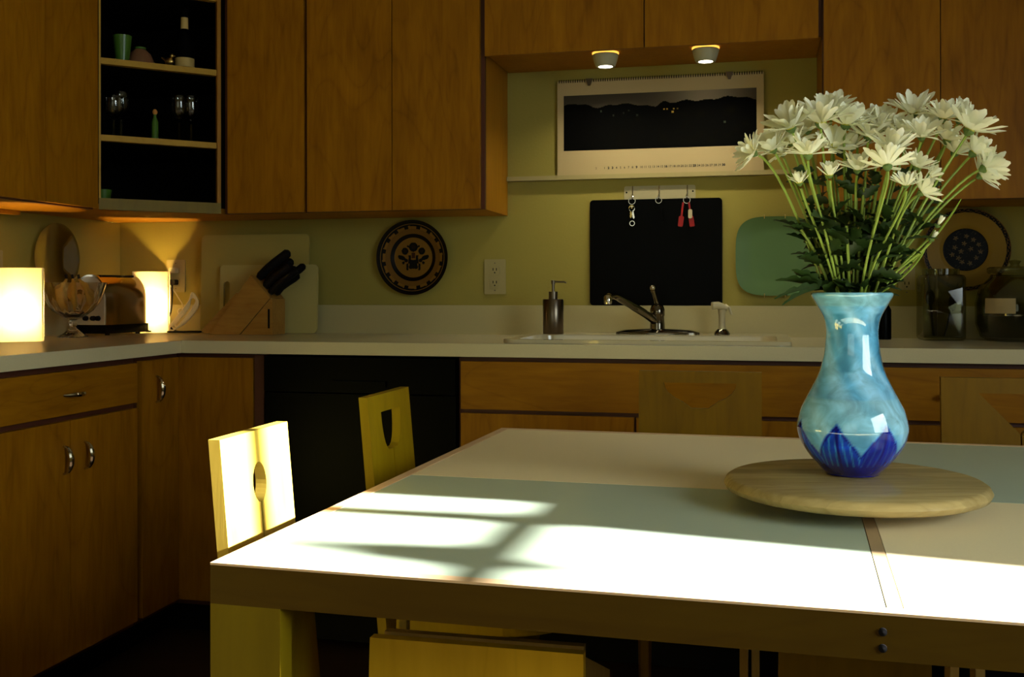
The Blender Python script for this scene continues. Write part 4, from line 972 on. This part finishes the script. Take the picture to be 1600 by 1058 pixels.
# offsets of each blossom from the vase axis in metres: right (camera), away, height above floor; radius; facing (right, away, up)
cR = Vector((.9728, .2317, 0)); cF = Vector((-.2317, .9728, 0))
FL = [
 (1236,192,-.02,.040,(-.45,-.35,.8),'large daisy at the upper left of the bouquet, seen from beneath'),
 (1283,184,-.01,.044,(-.1,-.35,.9),'tall-petalled daisy at the top left of the bouquet'),
 (1322,188,.02,.040,(.1,-.3,.95),'daisy right of the tallest left blossom, top of the bouquet'),
 (1178,240,-.03,.029,(-.9,-.15,.35),'side-on daisy sticking out at the far left of the bouquet'),
 (1208,226,.02,.032,(-.5,-.3,.7),'daisy just right of the far-left side-on blossom'),
 (1263,234,-.07,.034,(.0,-.12,1),'flat side-view daisy under the upper left blossoms'),
 (1250,286,-.05,.017,(-.25,-.2,.9),'small half-open daisy low at the left of the bouquet'),
 (1358,206,.03,.040,(.05,-.3,.9),'daisy in the top middle dip of the bouquet'),
 (1393,228,-.06,.038,(.1,-.1,1),'wide flat daisy in the middle of the bouquet'),
 (1297,274,-.05,.020,(-.1,-.3,.8),'small daisy in the middle left of the bouquet'),
 (1340,266,-.03,.029,(.0,-.3,.9),'mid-height daisy left of the downturned one'),
 (1387,252,-.09,.034,(.05,.35,.9),'daisy showing its green underside in the front middle'),
 (1427,170,.05,.038,(-.1,-.4,.85),'creamy daisy at the top right centre of the bouquet'),
 (1474,178,.02,.035,(.15,-.35,.9),'daisy at the top right next to the creamy one'),
 (1515,196,-.02,.043,(.4,-.25,.85),'large daisy at the upper right of the bouquet'),
 (1440,206,-.02,.031,(.0,-.4,.8),'daisy below the creamy top blossom'),
 (1480,212,.03,.032,(.2,-.2,.9),'daisy half hidden behind the upper right blossoms'),
 (1492,232,.05,.032,(.3,-.3,.8),'rear daisy on the right side of the bouquet'),
 (1521,232,.0,.034,(.6,-.2,.7),'right-facing daisy below the large upper right one'),
 (1538,256,-.02,.034,(.85,-.1,.35),'right-facing daisy on the right edge of the bouquet'),
 (1532,276,.0,.028,(.75,-.25,.5),'lowest daisy on the right edge of the bouquet'),
 (1432,262,-.03,.026,(.35,-.2,.85),'small daisy between the middle and right clusters'),
 (1416,290,-.08,.023,(-.1,-.25,.95),'cup-shaped daisy low in the front of the bouquet'),
 (1440,302,-.07,.027,(.7,-.2,.5),'drooping daisy low in the front right of the bouquet'),
 (1452,276,-.01,.019,(.8,-.1,.5),'small sideways daisy behind the drooping one'),
 (1344,186,.07,.033,(.0,-.5,.8),'rear daisy at the top middle of the bouquet'),
 (1380,192,.06,.036,(.0,-.5,.8),'rear daisy between the left and right clusters'),
 (1238,216,.05,.032,(-.3,-.4,.8),'rear daisy behind the upper left blossoms'),
 (1303,222,.03,.032,(.0,-.6,.6),'daisy tucked beneath the top left blossoms'),
 (1262,196,.07,.034,(-.2,-.4,.8),'rear daisy between the two large upper left blossoms'),
 (1300,168,.05,.036,(.0,-.4,.85),'rear daisy behind the tall-petalled top left blossom'),
 (1450,192,.08,.033,(.1,-.4,.8),'rear daisy behind the two top right blossoms'),
 (1500,180,.06,.034,(.3,-.3,.8),'rear daisy behind the large upper right blossom'),
 (1410,205,.04,.034,(.0,-.4,.85),'daisy behind the wide flat middle blossom'),
 (1222,240,.06,.028,(-.4,-.4,.7),'rear daisy low behind the left cluster'),
 (1330,232,.05,.030,(.0,-.3,.9),'rear daisy beneath the top middle blossom'),
 (1466,352,-.03,.010,(.4,-.2,.8),'small white bud low on the right of the bouquet'),
 (1456,374,-.03,.009,(.5,-.2,.8),'lowest white bud on the right of the bouquet'),
]
Vc = Vector((vx, vy, 0)); mouthz = vz+.262; d0 = Vc.dot(cF)
rs_ = random.Random(5)
def orient(n_, spin=0):
    q = Vector(n_).normalized().to_track_quat('Z', 'Y'); return q.to_matrix().to_4x4() @ Matrix.Rotation(spin, 4, 'Z')
def leafm(p, dirv, L, roll=0):
    q = Vector(dirv).normalized().to_track_quat('Y', 'Z'); return Matrix.Translation(p) @ q.to_matrix().to_4x4() @ Matrix.Rotation(roll, 4, 'Y') @ Matrix.Diagonal((L, L, L, 1))
for i, (px, py, dd, R_, fc, lb) in enumerate(FL):
    dep = d0+dd; rgt = (px-800)/1652*dep; hz = 1.065-(py-454)/1652*dep
    hz -= .008*(R_ > .03); head = cR*rgt+cF*dep; head.z = hz
    nrm3 = (cR*fc[0]+cF*fc[1]+Vector((0, 0, fc[2]))).normalized()
    off = head-Vc; off.z = 0; od = off.normalized() if off.length > .01 else Vector((1, 0, 0))
    t = thing('daisy', lb, 'flower', (vx, vy, vz+.27), 0, 'white daisies in the blue vase')
    O = Vector(t.location)
    m0 = Vc+od*min(.032, off.length*.22)+Vector((rs_.uniform(-.006, .006), rs_.uniform(-.006, .006), 0)); base = Vector((Vc.x-od.x*.012, Vc.y-od.y*.012, vz+.10)); m0.z = mouthz
    end = head-nrm3*.009; ctrl = m0+Vector((0, 0, 1))*((hz-mouthz)*.55)+od*off.length*.30
    pts = [base, m0.lerp(base, .4)]+bez([m0, ctrl, end-nrm3*.03, end], 12)
    bud = R_ < .012
    st = obj('stem', tube([p-O for p in pts], [.0020]*len(pts), 7), 'stem', t, smooth=True)
    Hm = Matrix.Translation(head-O) @ orient(nrm3, rs_.uniform(0, 6))
    part('calyx', me_cal, t, Hm @ Matrix.Scale(max(.6, R_/.04), 4))
    if bud:
        for k in range(5): part('petal', PM[2], t, Hm @ Matrix.Rotation(k*2*PI/5, 4, 'Z') @ Matrix.Translation((0, .001, 0)) @ Matrix.Rotation(1.15, 4, 'X') @ Matrix.Diagonal((R_*1.6, R_*1.5, R_*1.5, 1)))
    else:
        part('disc', me_disc, t, Hm @ Matrix.Scale(max(.7, R_/.04), 4))
        np_ = 26 if R_ > .024 else 18; R_ *= 1.12
        for k in range(np_):
            lay = k % 2; el = (.80 if lay else .36)+rs_.uniform(-.22, .22)+(.35 if R_ < .024 else 0)
            s_ = R_*(1 if not lay else .88)*rs_.uniform(.88, 1.08)
            part('petal', PM[rs_.randrange(3)], t, Hm @ Matrix.Rotation(2*PI*k/np_+rs_.uniform(-.08, .08), 4, 'Z') @ Matrix.Translation((0, .004, .001*lay)) @ Matrix.Rotation(el, 4, 'X') @ Matrix.Diagonal((s_, s_, s_, 1)))
    L_ = len(pts)
    for k in range(4 if not bud else 2):
        j = rs_.choice([3, 3, 4, 4, 5, 5, 6, 6, 7, 8]); p = pts[j]-O; a = rs_.uniform(0, 2*PI)
        dv = Vector((math.cos(a), math.sin(a), rs_.uniform(.1, 1.0)))+od*.5
        part('leaf', LM[rs_.randrange(2)], t, leafm(p, dv, rs_.uniform(.028, .05), rs_.uniform(-1, 1)))
# leafy sprigs that fill the vase mouth
SPR = [(-.085,-.02,.115,'dark leafy sprig leaning out over the left of the vase rim'),(-.05,-.03,.13,'leafy sprig rising at the left of the bouquet base'),(-.02,-.035,.12,'leafy sprig at the front centre left of the bouquet'),
       (.012,-.02,.18,'leafy sprig at the front centre of the bouquet'),(.04,-.03,.13,'leafy sprig at the front right of the bouquet base'),(.07,.0,.14,'broad-leaved sprig leaning right above the vase rim'),
       (-.05,.03,.21,'rear leafy sprig in the left half of the bouquet'),(.0,.04,.23,'rear leafy sprig in the centre of the bouquet'),(.055,.035,.21,'rear leafy sprig in the right half of the bouquet')]
for i, (a, b, h, lb) in enumerate(SPR):
    t = thing('leafy_sprig', lb, 'foliage', (vx, vy, vz+.27), 0, 'leafy sprigs filling the vase mouth'); O = Vector(t.location)
    tip = Vc+cR*a+cF*b; tip.z = mouthz+h; m0 = Vc+cR*a*.35+cF*b*.35; m0.z = mouthz; base = Vc-cR*a*.15; base = Vector((base.x, base.y, vz+.10))
    pts = [base]+bez([m0, m0.lerp(tip, .4)+Vector((0, 0, .03)), tip], 9)
    obj('stem', tube([p-O for p in pts], .0024, 6), 'stem', t, smooth=True)
    for k in range(15):
        p = pts[rs_.choice([2, 3, 4, 5, 6, 7, 8, 9, 10])]-O; an = rs_.uniform(0, 2*PI)
        dv = Vector((math.cos(an), math.sin(an), rs_.uniform(.0, 1.0)))
        part('leaf', LM[k % 2], t, leafm(p, dv, rs_.uniform(.032, .052), rs_.uniform(-1.2, 1.2)))
    if i == 0:
        q = Vc+cR*-.055+cF*-.02; q.z = mouthz+.025
        for dv, L_ in (((-.9, -.1, .35), .07), ((-1, -.2, .0), .075), ((-.7, -.3, .6), .06), ((-.9, .1, -.2), .06)):
            dw = cR*dv[0]+cF*dv[1]+Vector((0, 0, dv[2])); part('leaf', LM[0], t, leafm(q-O, dw, L_, .3))
# long thin grass blades on the right
for (px, py, dd, lb) in ((1502, 312, -.02, 'longest thin grass blade slanting up to the right of the bouquet'), (1448, 385, .0, 'short curved grass blade at the right of the bouquet')):
    t = thing('grass_blade', lb, 'foliage', (vx, vy, vz+.27)); O = Vector(t.location)
    dep = d0+dd; tip = cR*((px-800)/1652*dep)+cF*dep; tip.z = 1.065-(py-454)/1652*dep
    m0 = Vc+cR*.028; m0.z = mouthz+.01
    obj('blade', tube([p-O for p in [Vector((Vc.x, Vc.y, vz+.12))]+bez([m0, m0.lerp(tip, .5)+cR*.02-Vector((0, 0, .01)), tip], 10)], [.0016]*11+[.0006], 5), 'stem', t, smooth=True)

# unseen leafy twig added outside the sunny window to dapple the table's sunlight
t = thing('added_twig', 'unseen leafy twig added outside the right window to dapple the sun', 'branch', (3.2, 1.2, 2.55)); O = Vector(t.location)
rb = random.Random(4)
for y0, y1, z0 in ((1.12, 1.10, 2.12), (1.17, 1.15, 2.16), (1.40, 1.45, 2.12)):
    pts = bez([(3.2, y0+.03, 2.75), (3.22, y1+.02, 2.45), (3.2, y0, z0)], 8)
    obj('twig', tube([p-O for p in pts], .004, 6), 'plyedge', t)
    for k in range(9 if y0 < 1.3 else 5):
        zz = z0-.02+rb.uniform(0, .10); p = Vector((3.2+rb.uniform(-.03, .03), y0+rb.uniform(-.02, .02), zz))-O
        part('leaf', LM[k % 2], t, leafm(p, (0, rb.uniform(-.4, .4), -1), rb.uniform(.05, .08), PI/2+rb.uniform(-.3, .3)))
